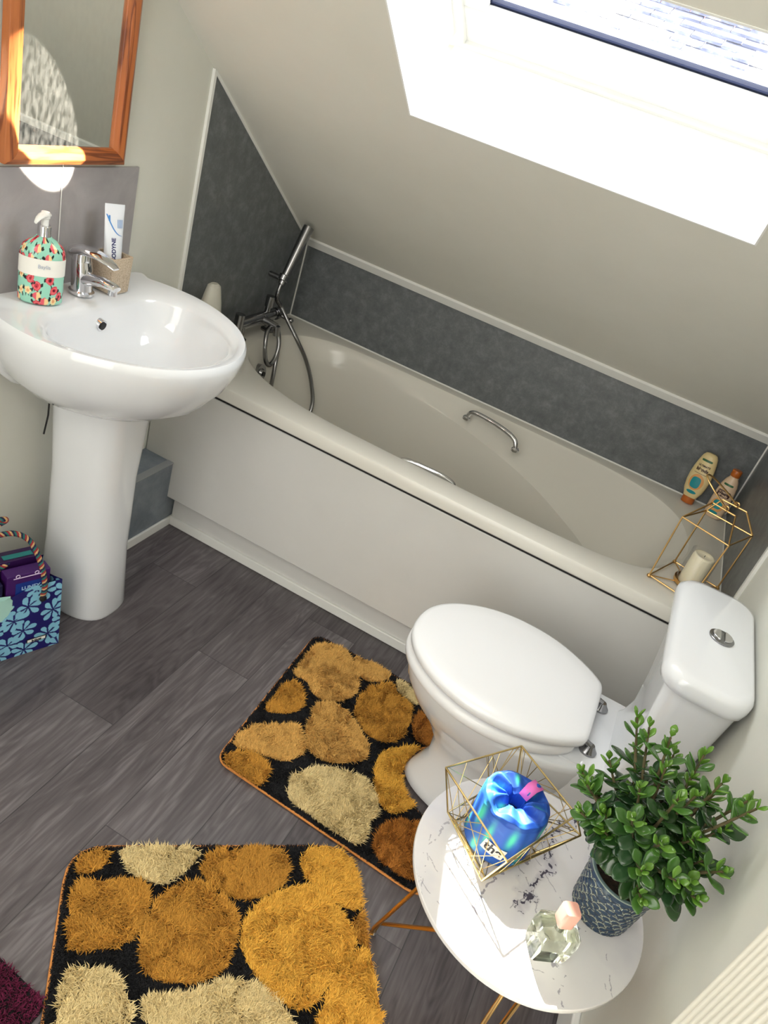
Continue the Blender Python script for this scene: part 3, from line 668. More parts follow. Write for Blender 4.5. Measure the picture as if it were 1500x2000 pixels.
# mirror
mr = thing('wall_mirror', 'pine-framed rectangular mirror above the washbasin', 'mirror', (0.0, -1.21, 1.108))
my0, my1, mz0, mz1 = -1.360, -1.024, 1.106, 1.78; fw = 0.037
def fpart(yz, ax, axis_m):
    (a_, b_, c_, d_) = yz   # outer a,b, inner c,d (c next to b)
    P = [(0.004,)+a_, (0.004,)+b_, (0.004,)+c_, (0.004,)+d_]
    F = [(0.022,)+a_, (0.022,)+b_, (0.016,)+c_, (0.016,)+d_]
    mid = [tuple((0.030, a_[0]+(d_[0]-a_[0])*0.35, a_[1]+(d_[1]-a_[1])*0.35)), tuple((0.030, b_[0]+(c_[0]-b_[0])*0.35, b_[1]+(c_[1]-b_[1])*0.35)),
           tuple((0.026, b_[0]+(c_[0]-b_[0])*0.75, b_[1]+(c_[1]-b_[1])*0.75)), tuple((0.026, a_[0]+(d_[0]-a_[0])*0.75, a_[1]+(d_[1]-a_[1])*0.75))]
    g = G(); g.add([P[0], P[1], F[1], F[0], mid[0], mid[1], mid[2], mid[3], F[2], F[3], P[2], P[3]],
                   [(0,1,2,3),(3,2,5,4),(4,5,6,7),(7,6,8,9),(9,8,10,11),(11,10,1,0),(0,3,4,7,9,11),(1,10,8,6,5,2)])
    return g.make('frame_rail', M[axis_m], mr, smooth=False, bevel=0.001)
o1, o2, o3, o4 = (my0, mz0), (my1, mz0), (my1, mz1), (my0, mz1); i1, i2, i3, i4 = (my0+fw, mz0+fw-.004), (my1-fw, mz0+fw-.004), (my1-fw, mz1-fw), (my0+fw, mz1-fw)
fpart((o1, o2, i2, i1), 1, 'pineH'); fpart((o2, o3, i3, i2), 2, 'pineV'); fpart((o3, o4, i4, i3), 1, 'pineH'); fpart((o4, o1, i1, i4), 2, 'pineV')
G().box(0.008, 0.012, my0+fw-0.002, my1-fw+0.002, mz0+fw-0.006, mz1-fw+0.002).make('mirror_glass', M['mirror'], mr, smooth=False)
g = G(); g.tube([(0.008, -1.194, 1.13), (0.009, -1.1935, 1.0), (0.010, -1.193, 0.90)], 0.0009, 6); cd = rebase(g.make('pull_cord', M['white']), (0.010, -1.193, 0.90)); tag(cd, 'thin white pull cord hanging below the mirror', 'cord')

# ================================================================== TOILET
YT = -1.108
tl = thing('toilet', 'white close-coupled toilet with its lid closed beside the bath', 'toilet', (1.42, YT, 0))
def egg(x0, x1, w, z, wx=0.58, pw=1.0, back=None, n=56, sq=0.86):
    """egg outline: nose at x0, tail at x1, widest at fraction wx"""
    xm = x0+(x1-x0)*wx; o = []
    for k in range(n):
        t = 2*PI*k/n; c_, s_ = math.cos(t), math.sin(t)
        if c_ >= 0:
            x = xm+(x1-xm)*abs(c_)**sq; y = w*math.copysign(abs(s_)**(sq), s_)
        else:
            x = xm-(xm-x0)*abs(c_)**pw; y = w*math.copysign(abs(s_)**0.93, s_)
        o.append(Vector((x, YT+y, z)))
    return o
g = G()
g.loft([egg(1.175, 1.56, .098, 0, .62), egg(1.170, 1.565, .104, .008, .62), egg(1.178, 1.56, .098, .03, .62), egg(1.205, 1.555, .088, .10, .6), egg(1.200, 1.555, .090, .16, .6), egg(1.160, 1.56, .110, .22, .56),
        egg(1.105, 1.565, .145, .28, .53), egg(1.075, 1.57, .168, .33, .52), egg(1.062, 1.575, .180, .37, .52), egg(1.060, 1.575, .183, .385, .52), egg(1.068, 1.57, .176, .391, .52)], True, True)
g.make('bowl', M['ceramic'], tl, auto=60)
def rrect(x0, x1, hw, z, r, yc=YT, n=6):
    o = []
    for cx_, cy_, a0 in ((x1-r, yc+hw-r, 0), (x0+r, yc+hw-r, 90), (x0+r, yc-hw+r, 180), (x1-r, yc-hw+r, 270)):
        for k in range(n): a_ = math.radians(a0+90*k/(n-1)); o.append(Vector((cx_+r*math.cos(a_), cy_+r*math.sin(a_), z)))
    return o
# rear shelf joined to the cistern body by a swept neck
g = G(); g.loft([rrect(1.44, 1.665, .100, .20, .04), rrect(1.42, 1.668, .120, .30, .04), rrect(1.40, 1.670, .133, .355, .03), rrect(1.40, 1.670, .136, .385, .03), rrect(1.405, 1.670, .132, .394, .03)])
g.make('rear_shelf', M['ceramic'], tl, auto=60)
g = G(); g.loft([rrect(1.548, 1.672, .118, .385, .022), rrect(1.562, 1.674, .122, .405, .024), rrect(1.572, 1.676, .130, .44, .026), rrect(1.568, 1.680, .148, .52, .030), rrect(1.556, 1.684, .168, .62, .034), rrect(1.546, 1.688, .180, .705, .038)])
g.make('cistern', M['ceramic'], tl, auto=60)
ZL = 0.745
g = G(); g.loft([rrect(1.538, 1.690, .190, ZL-.044, .044, n=10), rrect(1.530, 1.692, .198, ZL-.040, .050, n=10), rrect(1.526, 1.694, .201, ZL-.026, .052, n=10), rrect(1.527, 1.694, .200, ZL-.012, .052, n=10), rrect(1.535, 1.690, .193, ZL-.003, .050, n=10), rrect(1.548, 1.684, .180, ZL, .045, n=10)])
g.make('cistern_lid', M['ceramic'], tl, auto=60)
fb = (1.622, YT-.005)
g = G(); g.lathe((fb[0], fb[1], ZL-.001), [(.025, 0), (.025, .004), (.022, .006)], 32, cap1=True)
bt_ = g.make('flush_button', M['dchrome'], tl, label='round chrome flush button')
g = G()
for sgn in (1, -1):
    P = [(fb[0]+sgn*0.002+sgn*0.018*math.sin(t), fb[1]+0.018*math.cos(t), ZL+.0045) for t in np.linspace(0.12, PI-0.12, 14)]
    g.prism(P, (0, 0, .0035))
g.make('button_half', M['chrome'], bt_, bevel=0.0008)
# seat ring and lid
LIDP = [(1.052,0),(1.059,.052),(1.083,.097),(1.120,.134),(1.172,.166),(1.235,.186),(1.300,.190),(1.360,.182),(1.412,.162),(1.455,.137),(1.484,.112),(1.493,.092),(1.4945,.045)]
def lid_outline(z, ins, front=0.0, back=0.0):
    P = [Vector((x, y, 0)) for x, y in LIDP]+[Vector((1.4945, -.045, 0))]+[Vector((x, -y, 0)) for x, y in LIDP[-2:0:-1]]
    P = catmull(P, 4, True); o = []; c_ = 1.285
    for q in P: o.append(Vector((c_+.003+(q.x-c_)*(1-ins/.21)+(front if q.x < c_ else back)*abs(q.x-c_)/.22, YT-.013+q.y*.985*(1-ins/.19), z)))
    return o
def seatring(z, s, ins=0): return lid_outline(z, ins-.003, 0, -.018)
g = G(); g.loft([seatring(.394, 1, .006), seatring(.398, 1, .002), seatring(.408, 1), seatring(.419, 1, .002), seatring(.423, 1, .009)])
g.make('seat', M['seat'], tl, auto=60)
def lidring(z, ins=0): return lid_outline(z, ins)
g = G(); g.loft([lidring(.429, .006), lidring(.432, .001), lidring(.444, 0), lidring(.451, .004), lidring(.4555, .014), lidring(.4575, .05), lidring(.458, .12)])
g.make('lid', M['seat'], tl, auto=60)
for s_ in (1, -1):
    g = G(); y = YT+s_*0.078
    g.lathe((1.512, y, .394), [(.017, 0), (.017, .005), (.012, .012), (.008, .020)], 24, sx=1.15); g.cyl((1.512, y, .412), (1.478, y, .422), .0065, 16); g.cyl((1.490, y-.016, .420), (1.490, y+.016, .420), .0075, 16)
    g.make('seat_hinge', M['dchrome'], tl, label='chrome hinge')

# ================================================================== SIDE TABLE
TX, TY, TR, TZ = 1.4655, -1.615, 0.200, 0.45
st = thing('side_table', 'round marble-effect side table on gold hairpin legs', 'side table', (TX, TY, 0))
VEIN = [(1.560,-1.400),(1.521,-1.429),(1.5,-1.461),(1.479,-1.494),(1.468,-1.525),(1.488,-1.533),(1.491,-1.564),(1.481,-1.602),(1.472,-1.629),(1.467,-1.657),(1.462,-1.677)]
VE2 = [(1.462,-1.560),(1.43,-1.62),(1.399,-1.67),(1.402,-1.706),(1.399,-1.727),(1.41,-1.747),(1.396,-1.773),(1.389,-1.787)]
VE3 = [(1.60,-1.60),(1.571,-1.637),(1.552,-1.646),(1.531,-1.717),(1.547,-1.74),(1.556,-1.758),(1.566,-1.786)]
VE4 = [(1.37,-1.48),(1.34,-1.54),(1.31,-1.60),(1.29,-1.68)]
def pdist(X, Y, P):
    d = np.full(X.shape, 9.0); 
    for (ax_, ay_), (bx, by) in zip(P[:-1], P[1:]):
        t = np.clip(((X-ax_)*(bx-ax_)+(Y-ay_)*(by-ay_))/((bx-ax_)**2+(by-ay_)**2), 0, 1)
        d = np.minimum(d, np.hypot(X-ax_-t*(bx-ax_), Y-ay_-t*(by-ay_)))
    return d
def marble(X, Y):
    w1 = (fbm(X+3, Y+5, 45, 4, 1)-0.47)*0.040; w2 = (fbm(X+9, Y+2, 45, 4, 9)-0.47)*0.040; x = X+w1; y = Y+w2
    c = np.tile(np.array(L((222, 220, 220))), (len(X), 1))
    cl = fbm(X, Y, 14, 4, 20); c = mixc(c, (204, 202, 208), (cl-0.45)*2.2)
    br = fbm(X, Y, 120, 3, 30)
    d = pdist(x, y, VEIN); c = mixc(c, (150, 146, 164), np.clip(1-d/0.016, 0, 1)*0.5)
    c = mixc(c, (38, 32, 58), ((d < 0.0125*(0.3+cl*1.3)) & ((np.abs(br-.47) < .030) | ((d < .0032) & (br > .40)))).astype(float)*0.92)
    for P, wd, a_ in ((VE2, .0028, .6), (VE3, .0018, .55), (VE4, .0015, .4)):
        d = pdist(x, y, P); c = mixc(c, (70, 62, 96), ((d < wd*(0.2+br*1.5)) & (br > 0.42)).astype(float)*a_)
    # fine straight crackle
    for k in range(26):
        r = np.random.default_rng(100+k); a_ = math.radians(-62+r.normal()*22); px = TX+r.uniform(-.18, .18); py = TY+r.uniform(-.18, .18)
        u = (X-px)*math.cos(a_)+(Y-py)*math.sin(a_); v = -(X-px)*math.sin(a_)+(Y-py)*math.cos(a_)+w1*0.35
        ln = r.uniform(.02, .09); c = mixc(c, (96, 92, 112), ((np.abs(v) < .0007) & (np.abs(u) < ln) & (br > 0.40)).astype(float)*0.55)
    return c
def ft(U, V):
    r = TR*np.sqrt(np.clip(V*0.0+V, 0, 1)); t = 2*PI*U
    r = TR*V
    return TX+r*np.cos(t), TY+r*np.sin(t), TZ+0*U
def disk(n=520):
    xs = np.linspace(-TR, TR, n); X, Y = np.meshgrid(xs, xs); ins = np.hypot(X, Y) <= TR-0.0012
    idx = -np.ones(X.shape, int); idx[ins] = np.arange(ins.sum()); g = G()
    vx = TX+X[ins]; vy = TY+Y[ins]; g.v = np.c_[vx, vy, np.full(len(vx), TZ+0.0004)].tolist()
    a_ = idx[:-1, :-1]; b_ = idx[:-1, 1:]; c_ = idx[1:, 1:]; d_ = idx[1:, :-1]; ok = (a_ >= 0) & (b_ >= 0) & (c_ >= 0) & (d_ >= 0)
    g.f = np.c_[a_[ok], b_[ok], c_[ok], d_[ok]].tolist(); g.mi = [0]*len(g.f); g.c = marble(vx, vy); return g
M['marble'] = vcol('marble_pattern', 0.13)
tbl = G().lathe((TX, TY, TZ-.012), [(TR-.004, 0), (TR-.001, .002), (TR, .006), (TR-.0005, .0105), (TR-.002, .012)], 96).make('tabletop', mat('marble_edge', (228, 226, 224), .2), st, auto=30)
disk().make('marble_face', M['marble'], tbl, smooth=False)
G().lathe((TX, TY, TZ-.017), [(.150, 0), (.150, .005)], 48).make('mounting_ring', M['gold'], st)
foot0 = Vector((1.284-TX, -1.552-TY, 0)); a0 = math.atan2(foot0.y, foot0.x); fr_ = foot0.length
for k in range(3):
    a_ = a0+k*2*PI/3; F = Vector((TX+fr_*math.cos(a_), TY+fr_*math.sin(a_), 0.006)); rad = Vector((math.cos(a_), math.sin(a_), 0)); tn = Vector((-rad.y, rad.x, 0))
    tA = Vector((TX+.120*math.cos(a_+.42), TY+.120*math.sin(a_+.42), TZ-.015)); tB = Vector((TX+.10*math.cos(a_+2.05), TY+.10*math.sin(a_+2.05), TZ-.015))
    g = G(); g.tube([tA, F+Vector((0,0,.022))+tn*.008, F+Vector((0,0,.004))+tn*.004, F+Vector((0,0,.004))-tn*.004, F+Vector((0,0,.022))-tn*.008, tB], .0042, 10)
    lg = g.make('leg', M['gold'], st); G().lathe(F-Vector((0,0,.006)), [(.007, 0), (.008, .004), (.005, .009)], 16).make('leg_foot', M['chrome'], lg)

# wire basket and paper-wrapped roll
bk = thing('wire_basket', 'faceted gold wire basket standing on the marble side table', 'basket', (1.39, -1.575, TZ))
z0 = TZ+.0025
Bt = [Vector(q) for q in ((1.318,-1.590,z0),(1.398,-1.660,z0),(1.462,-1.560,z0),(1.383,-1.492,z0))]
Tp = [Vector(q) for q in ((1.264,-1.590,.550),(1.408,-1.693,.548),(1.489,-1.532,.548),(1.365,-1.451,.550))]
Md = [Vector(q) for q in ((1.300,-1.612,.485),(1.393,-1.682,.468),(1.512,-1.535,.515),(1.380,-1.462,.50))]
g = G()
def seg(g, a_, b_, r=.0014): g.tube([a_, b_], r, 6)
for i in range(4):
    j = (i+1) % 4
    seg(g, Tp[i], Tp[j], .0017); seg(g, Bt[i], Bt[j], .0015); seg(g, Md[i], Md[j], .0015); seg(g, Tp[i], Md[i], .0016); seg(g, Md[i], Bt[i], .0015)
g.make('frame_wire', M['brass'], bk)
g = G(); rr_ = random.Random(5)
for i in range(4):
    j = (i+1) % 4
    for k in range(7):
        a_ = rr_.random(); b_ = rr_.random(); seg(g, Tp[i].lerp(Tp[j], a_), Md[i].lerp(Md[j], b_), .0007)
        a_ = rr_.random(); b_ = rr_.random(); seg(g, Md[i].lerp(Md[j], a_), Bt[i].lerp(Bt[j], b_), .0007)
    for k in range(3): seg(g, Tp[i].lerp(Tp[j], rr_.random()), Bt[i].lerp(Bt[j], rr_.random()), .0007)
for k in range(6): seg(g, Bt[0].lerp(Bt[1], k/5), Bt[3].lerp(Bt[2], (k*2 % 5)/5), .0007)
g.make('mesh_wire', M['brass'], bk)
RX, RY, RZ0 = 1.390, -1.578, TZ+.0045
tr = thing('toilet_roll', 'toilet roll wrapped in blue and green paper inside the gold basket', 'toilet roll', (RX, RY, RZ0))
def rollp(U, V):
    t = 2*PI*U; s_ = V
    r = np.interp(s_, [0, .03, .30, .50, .56, .62, .80, .90, .95, 1.0], [.050, .0575, .0585, .0585, .056, .049, .024, .0155, .014, .012])
    z = np.interp(s_, [0, .03, .30, .50, .56, .62, .80, .90, .95, 1.0], [0, .003, .055, .096, .104, .108, .1045, .098, .082, .05])
    pl = np.clip((s_-.52)/.12, 0, 1)*np.clip((.95-s_)/.1, 0, 1)
    z = z+pl*(.0050*np.sin(t*9+1.3*np.sin(t*2)+6*s_)+.004*np.sin(t*5+2)*1.0)
    r = r*(1+pl*.03*np.sin(t*9+2*np.sin(t*3)))
    r = r+np.clip((s_-.05)/.1, 0, 1)*np.clip((.6-s_)/.1, 0, 1)*.0008*np.sin(t*14+s_*9)
    return RX+r*np.cos(t), RY+r*np.sin(t), RZ0+z
def rollc(U, V):
    c = np.tile(np.array(L((30, 80, 166))), (len(U), 1)); n_ = fbm(U*10, V*6, 4, 3, 3)
    c = mixc(c, (22, 62, 150), (V > .5)*0.6); c = mixc(c, (56, 108, 186), (n_-.5)*2)
    for a_, b_, w_, h_ in ((.62,.40,.022,.14),(.70,.30,.016,.16),(.80,.38,.02,.12),(.55,.15,.02,.10),(.88,.18,.02,.12),(.66,.10,.018,.08),(.95,.42,.02,.10),(.05,.3,.02,.12),(.15,.2,.02,.14),(.28,.36,.02,.12),(.4,.2,.02,.12),(.47,.4,.02,.1),
                          (.65,.72,.02,.08),(.82,.70,.02,.09),(.0,.72,.02,.08),(.15,.76,.025,.06),(.3,.70,.02,.08),(.48,.72,.02,.08),(.56,.66,.03,.05)):
        du = np.abs(U-a_); du = np.minimum(du, 1-du); d = (du/w_)**2+((V-b_)/h_)**2
        c = mixc(c, (70, 190, 160), np.exp(-d*1.6)*1.1)
    return c
grid(rollp, 220, 150, rollc, closed=True).make('wrapper', vcol('printed_paper_wrap', .55, **{'Specular IOR Level': .3}), tr, auto=0)
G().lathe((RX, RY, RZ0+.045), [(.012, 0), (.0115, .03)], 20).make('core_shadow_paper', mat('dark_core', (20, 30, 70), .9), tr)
# pink tab on the top folds, white lettered label on the side towards the viewer
ta = math.radians(62); tdv = Vector((math.cos(ta), math.sin(ta), 0)); tsd = Vector((-tdv.y, tdv.x, 0)); cc = Vector((RX, RY, RZ0))
g = G(); g.add([cc+tdv*.014-tsd*.009+Vector((0,0,.100)), cc+tdv*.014+tsd*.009+Vector((0,0,.100)), cc+tdv*.030-tsd*.0105+Vector((0,0,.1155)), cc+tdv*.030+tsd*.0105+Vector((0,0,.1155)), cc+tdv*.050-tsd*.011+Vector((0,0,.1130)), cc+tdv*.050+tsd*.011+Vector((0,0,.1130))], [(0,1,3,2),(2,3,5,4)])
pt_ = g.make('paper_tab', M['hotpink'], tr, label='pink paper tab'); s_ = pt_.modifiers.new('th', 'SOLIDIFY'); s_.thickness = .0006
la = math.radians(-90); lr = .0600
def labf(U, V):
    a_ = la+(U-.5)*0.60*0.96; z = RZ0+.034+(V-.5)*.024
    return RX+lr*np.cos(a_), RY+lr*np.sin(a_), z
def lab_rot(x, y):  # local metres on label -> world, label tilted a little
    k = math.radians(-8); xx = x*math.cos(k)-y*math.sin(k); yy = x*math.sin(k)+y*math.cos(k)
    a_ = la+xx/lr; return Vector((RX+lr*math.cos(a_), RY+lr*math.sin(a_), RZ0+.036+yy))
g = G(); n_ = 10; V_ = []
for i in range(n_+1):
    x = -.0205+.041*i/n_; V_ += [lab_rot(x, -.0115), lab_rot(x, .0115)]
g.add(V_, [(2*i, 2*i+2, 2*i+3, 2*i+1) for i in range(n_)]); g.make('paper_label', M['label'], tr, smooth=True, label='white printed label')
tm = text('label_lettering', 'the', 0.0245, M['ink'], tr, (0,0,0), (1,0,0), (0,1,0), extrude=0.0, bold=0.0007)
og = origin(tr)
for v in tm.data.vertices:
    q = lab_rot(v.co.x+og.x-.001, v.co.y+og.y+.001); v.co = q+(q-Vector((RX, RY, q.z))).normalized()*.0006-og

# perfume bottle
PX, PY_, = 1.516, -1.716
pf = thing('perfume_bottle', 'clear glass perfume bottle with a pink cap on the side table', 'perfume bottle', (PX, PY_, TZ+.0008))
pa = math.radians(28); ex = Vector((math.cos(pa), math.sin(pa), 0)); ey = Vector((-ex.y, ex.x, 0))
def prr(hx, hy, z, r=.006, n=5, c=None):
    o = []
    for cx_, cy_, a0_ in ((1,1,0),(-1,1,90),(-1,-1,180),(1,-1,270)):
        for k in range(n):
            a_ = math.radians(a0_+90*k/(n-1)); p_ = ex*(cx_*(hx-r)+r*math.cos(a_))+ey*(cy_*(hy-r)+r*math.sin(a_)); o.append(Vector((PX, PY_, TZ+.0008+z*1.2))+p_)
    return o
g = G(); g.loft([prr(.025,.019,0), prr(.028,.022,.003), prr(.030,.024,.02), prr(.0305,.0245,.040), prr(.029,.023,.052), prr(.022,.018,.056), prr(.009,.009,.058,.004), prr(.007,.007,.064,.003)])
g.make('bottle_glass', mat('thick_perfume_glass', (250, 252, 244), .02, **{'Transmission Weight': 1.0, 'IOR': 1.32}), pf, auto=30)
g = G(); g.loft([prr(.023,.017,.007), prr(.0255,.0195,.014), prr(.026,.020,.034), prr(.024,.018,.044)])
g.make('liquid', glass('pale_liquid', (.97,.98,.93)), pf, auto=30)
g = G(); g.cyl((PX, PY_, TZ+.055), (PX, PY_, TZ+.078), .0065, 16); g.make('spray_collar', M['chrome'], pf)
g = G(); g.loft([prr(.0115,.0115,.062,.0045), prr(.012,.012,.064,.0045), prr(.0125,.0125,.088,.0045), prr(.0115,.0115,.0905,.0045)]); g.make('cap', M['pink'], pf, auto=30, label='pink octagonal cap')

# potted succulent
QX, QY, PR = 1.586, -1.590, .0520
pp = thing('potted_jade_plant', 'bushy jade plant in a navy scalloped pot on the side table', 'potted plant', (QX, QY, TZ+.0006))
PH = .100
def scal(U, V):
    X = U*22; Y = V*9.5
    row = np.floor(Y); 
    best = np.full(U.shape, 9.0)
    for dr in (-1, 0, 1):
        r0 = row+dr
        for dc in (-1, 0, 1):
            cxx = np.floor(X-.5*(r0 % 2))+dc+.5+.5*(r0 % 2); d = np.hypot((X-cxx)/.92, (Y-(r0+.5))/1.0); best = np.minimum(best, d)
    return best
def potf(U, V):
    t = 2*PI*U; z = V*PH; r = PR*(.92+.16*V)
    s_ = np.where(V < .90, scal(U, V/.9), .2); r = r+np.where(V < .90, .0014*np.clip(1-(s_/.52)**4, 0, 1), .001)
    return QX+r*np.cos(t), QY+r*np.sin(t), TZ+.0006+z
def potc(U, V):
    c = np.tile(np.array(L((34, 54, 76))), (len(U), 1)); s_ = scal(U, V/.9); n_ = fbm(U*20, V*8, 3, 3, 7)
    c = mixc(c, (176, 182, 158), ((s_ > .44) & (s_ < .53) & (V < .9) & (n_ > .40)).astype(float)*.75); c = mixc(c, (24, 38, 58), (s_ > .56) & (V < .9))
    c = mixc(c, (150, 164, 150), (V > .975)*.8)
    return c
grid(potf, 520, 160, potc, closed=True).make('pot', M['vgloss'], pp, auto=0)
g = G(); zt = TZ+.0006+PH; r1 = PR*1.08
g.lathe((QX, QY, zt), [(r1+.001, 0), (r1, .001), (r1-.004, .0005), (r1-.005, -.018)], 64, False, False); 
g.make('pot_rim', mat('grey_green_glaze', (104, 124, 124), .2), pp, auto=60)
g = grid(lambda U, V: (QX+(r1-.004)*V*np.cos(2*PI*U), QY+(r1-.004)*V*np.sin(2*PI*U), zt-.016+.004*vnoise(U*9+V*5, V*7, 3, 2)), 60, 14, closed=True); g.make('soil', M['soil'], pp)
TIPS = [(1.508,-1.52,.769),(1.536,-1.54,.786),(1.601,-1.5,.757),(1.628,-1.55,.763),(1.662,-1.57,.772),(1.484,-1.53,.683),(1.462,-1.6,.677),(1.517,-1.5,.697),(1.526,-1.6,.721),(1.567,-1.63,.764),(1.519,-1.68,.734),
        (1.655,-1.59,.722),(1.666,-1.645,.700),(1.563,-1.70,.679),(1.612,-1.685,.679),(1.655,-1.660,.645),(1.512,-1.63,.640),(1.575,-1.66,.70),(1.622,-1.62,.705),(1.588,-1.69,.620),(1.650,-1.615,.672),(1.501,-1.62,.661),(1.60,-1.52,.721),(1.55,-1.56,.746),
        (1.565,-1.50,.730),(1.640,-1.52,.715),(1.480,-1.565,.650),(1.545,-1.64,.690),(1.60,-1.58,.742),(1.635,-1.66,.665),(1.53,-1.555,.665),(1.452,-1.575,.672),(1.490,-1.50,.760),(1.470,-1.63,.650),(1.665,-1.60,.79)]
base = Vector((QX, QY, zt-.018)); fork = [base+Vector((-.006, .004, .060)), base+Vector((.012, .008, .085)), base+Vector((-.014, -.012, .095)), base+Vector((.022, -.010, .075))]
gs = G(); gs.tube([base, base+Vector((-.004, 0, .03)), fork[0]], [.0125, .011, .010, .009], 10, smooth=4)
for f_ in fork[1:]: gs.tube([base+Vector((-.003, 0, .045)), f_.lerp(base, .3)+Vector((0, 0, .01)), f_], [.009, .008, .007, .006], 8, smooth=4)
gg = G(); LV = []; LF = []; LC = []; nv = 0
NU, NVv = 9, 12
us = np.linspace(0, 2*PI, NU, endpoint=False); vs = np.linspace(0, 1, NVv)
def leaf(p_, d, up, ln, wd, col):
    global nv
    d = d.normalized(); sd = d.cross(up)
    if sd.length < 1e-3: sd = d.orthogonal()
    sd.normalize(); nm = sd.cross(d).normalized()
    cup = random.uniform(-.10, .22); 
    for v in vs:
        w_ = wd*(math.sin(PI*min(max(v, .02), .985)**1.35))**.62 * (0.35+0.65*min(1, v*1.7)); th = .0019*(math.sin(PI*min(max(v, .04), .97)))**.5 + .0004
        for u in us:
            sx = math.cos(u)*w_; sz = math.sin(u)*th*(1-.2*abs(math.cos(u)))
            q = p_+d*(ln*v)+sd*sx+nm*(sz+cup*(sx*sx)/max(wd, 1e-4)*1.0-.10*ln*v*v*cup*3)
            LV.append((q.x, q.y, q.z)); LC.append(col if abs(math.cos(u)) < .97 else (col[0]*1.15, col[1]*1.05, col[2]))
    for k in range(NVv-1):
        for i in range(NU): LF.append((nv+k*NU+i, nv+k*NU+(i+1) % NU, nv+(k+1)*NU+(i+1) % NU, nv+(k+1)*NU+i))
    LF.append(tuple(nv+i for i in range(NU))[::-1]); LF.append(tuple(nv+(NVv-1)*NU+i for i in range(NU))); nv += NU*NVv
rnd = random.Random(11)
for ti, tpz in enumerate(TIPS):
    tpv = Vector(tpz); f_ = min(fork, key=lambda q: (q-tpv).length)
    if (tpv-f_).length > .16 or tpv.z > .74: st_ = f_
    else: st_ = f_
    mid = f_.lerp(tpv, .5)+Vector((0, 0, -.012))
    P = catmull([f_, mid, tpv], 8); gs.tube(P, [.0038, .0030, .0024, .0018], 7)
    ax_ = (P[-1]-P[-5]).normalized(); ax_ = (ax_+Vector((0, -.05, .55))).normalized()
    e1 = ax_.orthogonal().normalized(); e2 = ax_.cross(e1); rot = rnd.uniform(0, PI)
    young = rnd.random() < .25 or ti in (1, 2, 9)
    npair = 9
    for k in range(npair):
        f1 = k/(npair-1)            # 0 = oldest, lowest
        along = -0.058*(1-f1)+.002; pos = tpv+ax_*(.002*f1) if k >= npair-2 else (P[-1-int((1-f1)*7)] if int((1-f1)*7) < len(P) else P[0])
        pos = P[max(0, len(P)-1-int(round((1-f1)*12)))]
        for s_ in (0, PI):
            a_ = rot+k*PI/2+s_+rnd.uniform(-.25, .25); rd = e1*math.cos(a_)+e2*math.sin(a_)
            el = .15+1.05*f1**2+rnd.uniform(-.15, .15); dr = rd*math.cos(el)+ax_*math.sin(el)
            if f1 < .35: dr = (dr+Vector((0, 0, -.25))).normalized()
            sz_ = (.051-.033*f1**1.6)*rnd.uniform(.82, 1.15)
            if pos.x+dr.x*sz_ > 1.694: continue
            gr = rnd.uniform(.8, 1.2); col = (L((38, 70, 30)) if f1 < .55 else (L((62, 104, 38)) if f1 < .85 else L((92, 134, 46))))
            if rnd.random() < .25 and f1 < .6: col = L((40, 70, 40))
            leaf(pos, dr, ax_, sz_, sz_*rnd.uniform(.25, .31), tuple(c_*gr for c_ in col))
gs.make('stem', M['stem'], pp, auto=60)
gg.v = LV; gg.f = LF; gg.mi = [0]*len(LF); gg.c = np.clip(np.array(LC), 0, 1)
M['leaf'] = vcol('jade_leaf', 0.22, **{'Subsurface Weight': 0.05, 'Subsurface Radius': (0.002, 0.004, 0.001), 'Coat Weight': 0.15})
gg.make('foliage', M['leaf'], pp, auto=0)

# ================================================================== BATH CORNER: lantern, candle, two bottles
lt_ = thing('wire_lantern', 'gold wire house-shaped lantern on the corner of the bath', 'lantern', (1.600, -.590, HB))
z0 = HB+.006
LB = [Vector((1.503, -.655, z0)), Vector((1.560, -.512, z0)), Vector((1.683, -.545, z0)), Vector((1.614, -.690, z0))]
zt1 = .733
LT = [Vector((1.508, -.600, zt1+.0)), Vector((1.556, -.478, zt1-.008)), Vector((1.688, -.520, zt1)), Vector((1.626, -.640, zt1))]
LT = [Vector((1.503,-.632,.748)), Vector((1.560,-.520,.748)), Vector((1.684,-.548,.748)), Vector((1.624,-.675,.748))]
RT = [Vector((1.557,-.563,.790)), Vector((1.582,-.511,.790)), Vector((1.646,-.522,.790)), Vector((1.617,-.583,.790))]
g = G()
for i in range(4): 
    j = (i+1) % 4; g.tube([LB[i], LB[j]], .0022, 8); g.tube([LT[i], LT[j]], .0022, 8); g.tube([LB[i], LT[i]], .0022, 8)
for a_, b_ in ((LT[0], RT[0]), (LT[3], RT[3]), (LT[1], RT[1]), (LT[2], RT[2]), (RT[0], RT[3]), (RT[1], RT[2])): g.tube([a_, b_], .0024, 8)
g.make('frame', M['gold'], lt_)
for q in LB: G().ball(q-Vector((0,0,.001)), .0062, 14, (1, 1, .8)).make('foot', M['gold'], lt_)
h0 = RT[0].lerp(RT[3], .55)+Vector((0,0,.005)); h1 = RT[1].lerp(RT[2], .55)+Vector((0,0,.005)); hx = (h1-h0).normalized(); up = Vector((-.078, .0, .045))/.062*1.15
g = G(); g.tube([h0, h0.lerp(h1, .05)+up*.025, h0.lerp(h1, .22)+up*.052, h0.lerp(h1, .5)+up*.062, h0.lerp(h1, .78)+up*.052, h0.lerp(h1, .95)+up*.025, h1], .0024, 10, smooth=6)
for h_q in (h0, h1): g.tube([h_q+(Vector((0,0,1))*math.cos(t)+hx.cross(Vector((0,0,1)))*math.sin(t))*.0065 for t in np.linspace(0, 2*PI, 12, endpoint=False)], .0022, 8, closed=True)
g.make('carry_handle', M['gold'], lt_)
CX, CY = 1.603, -.603
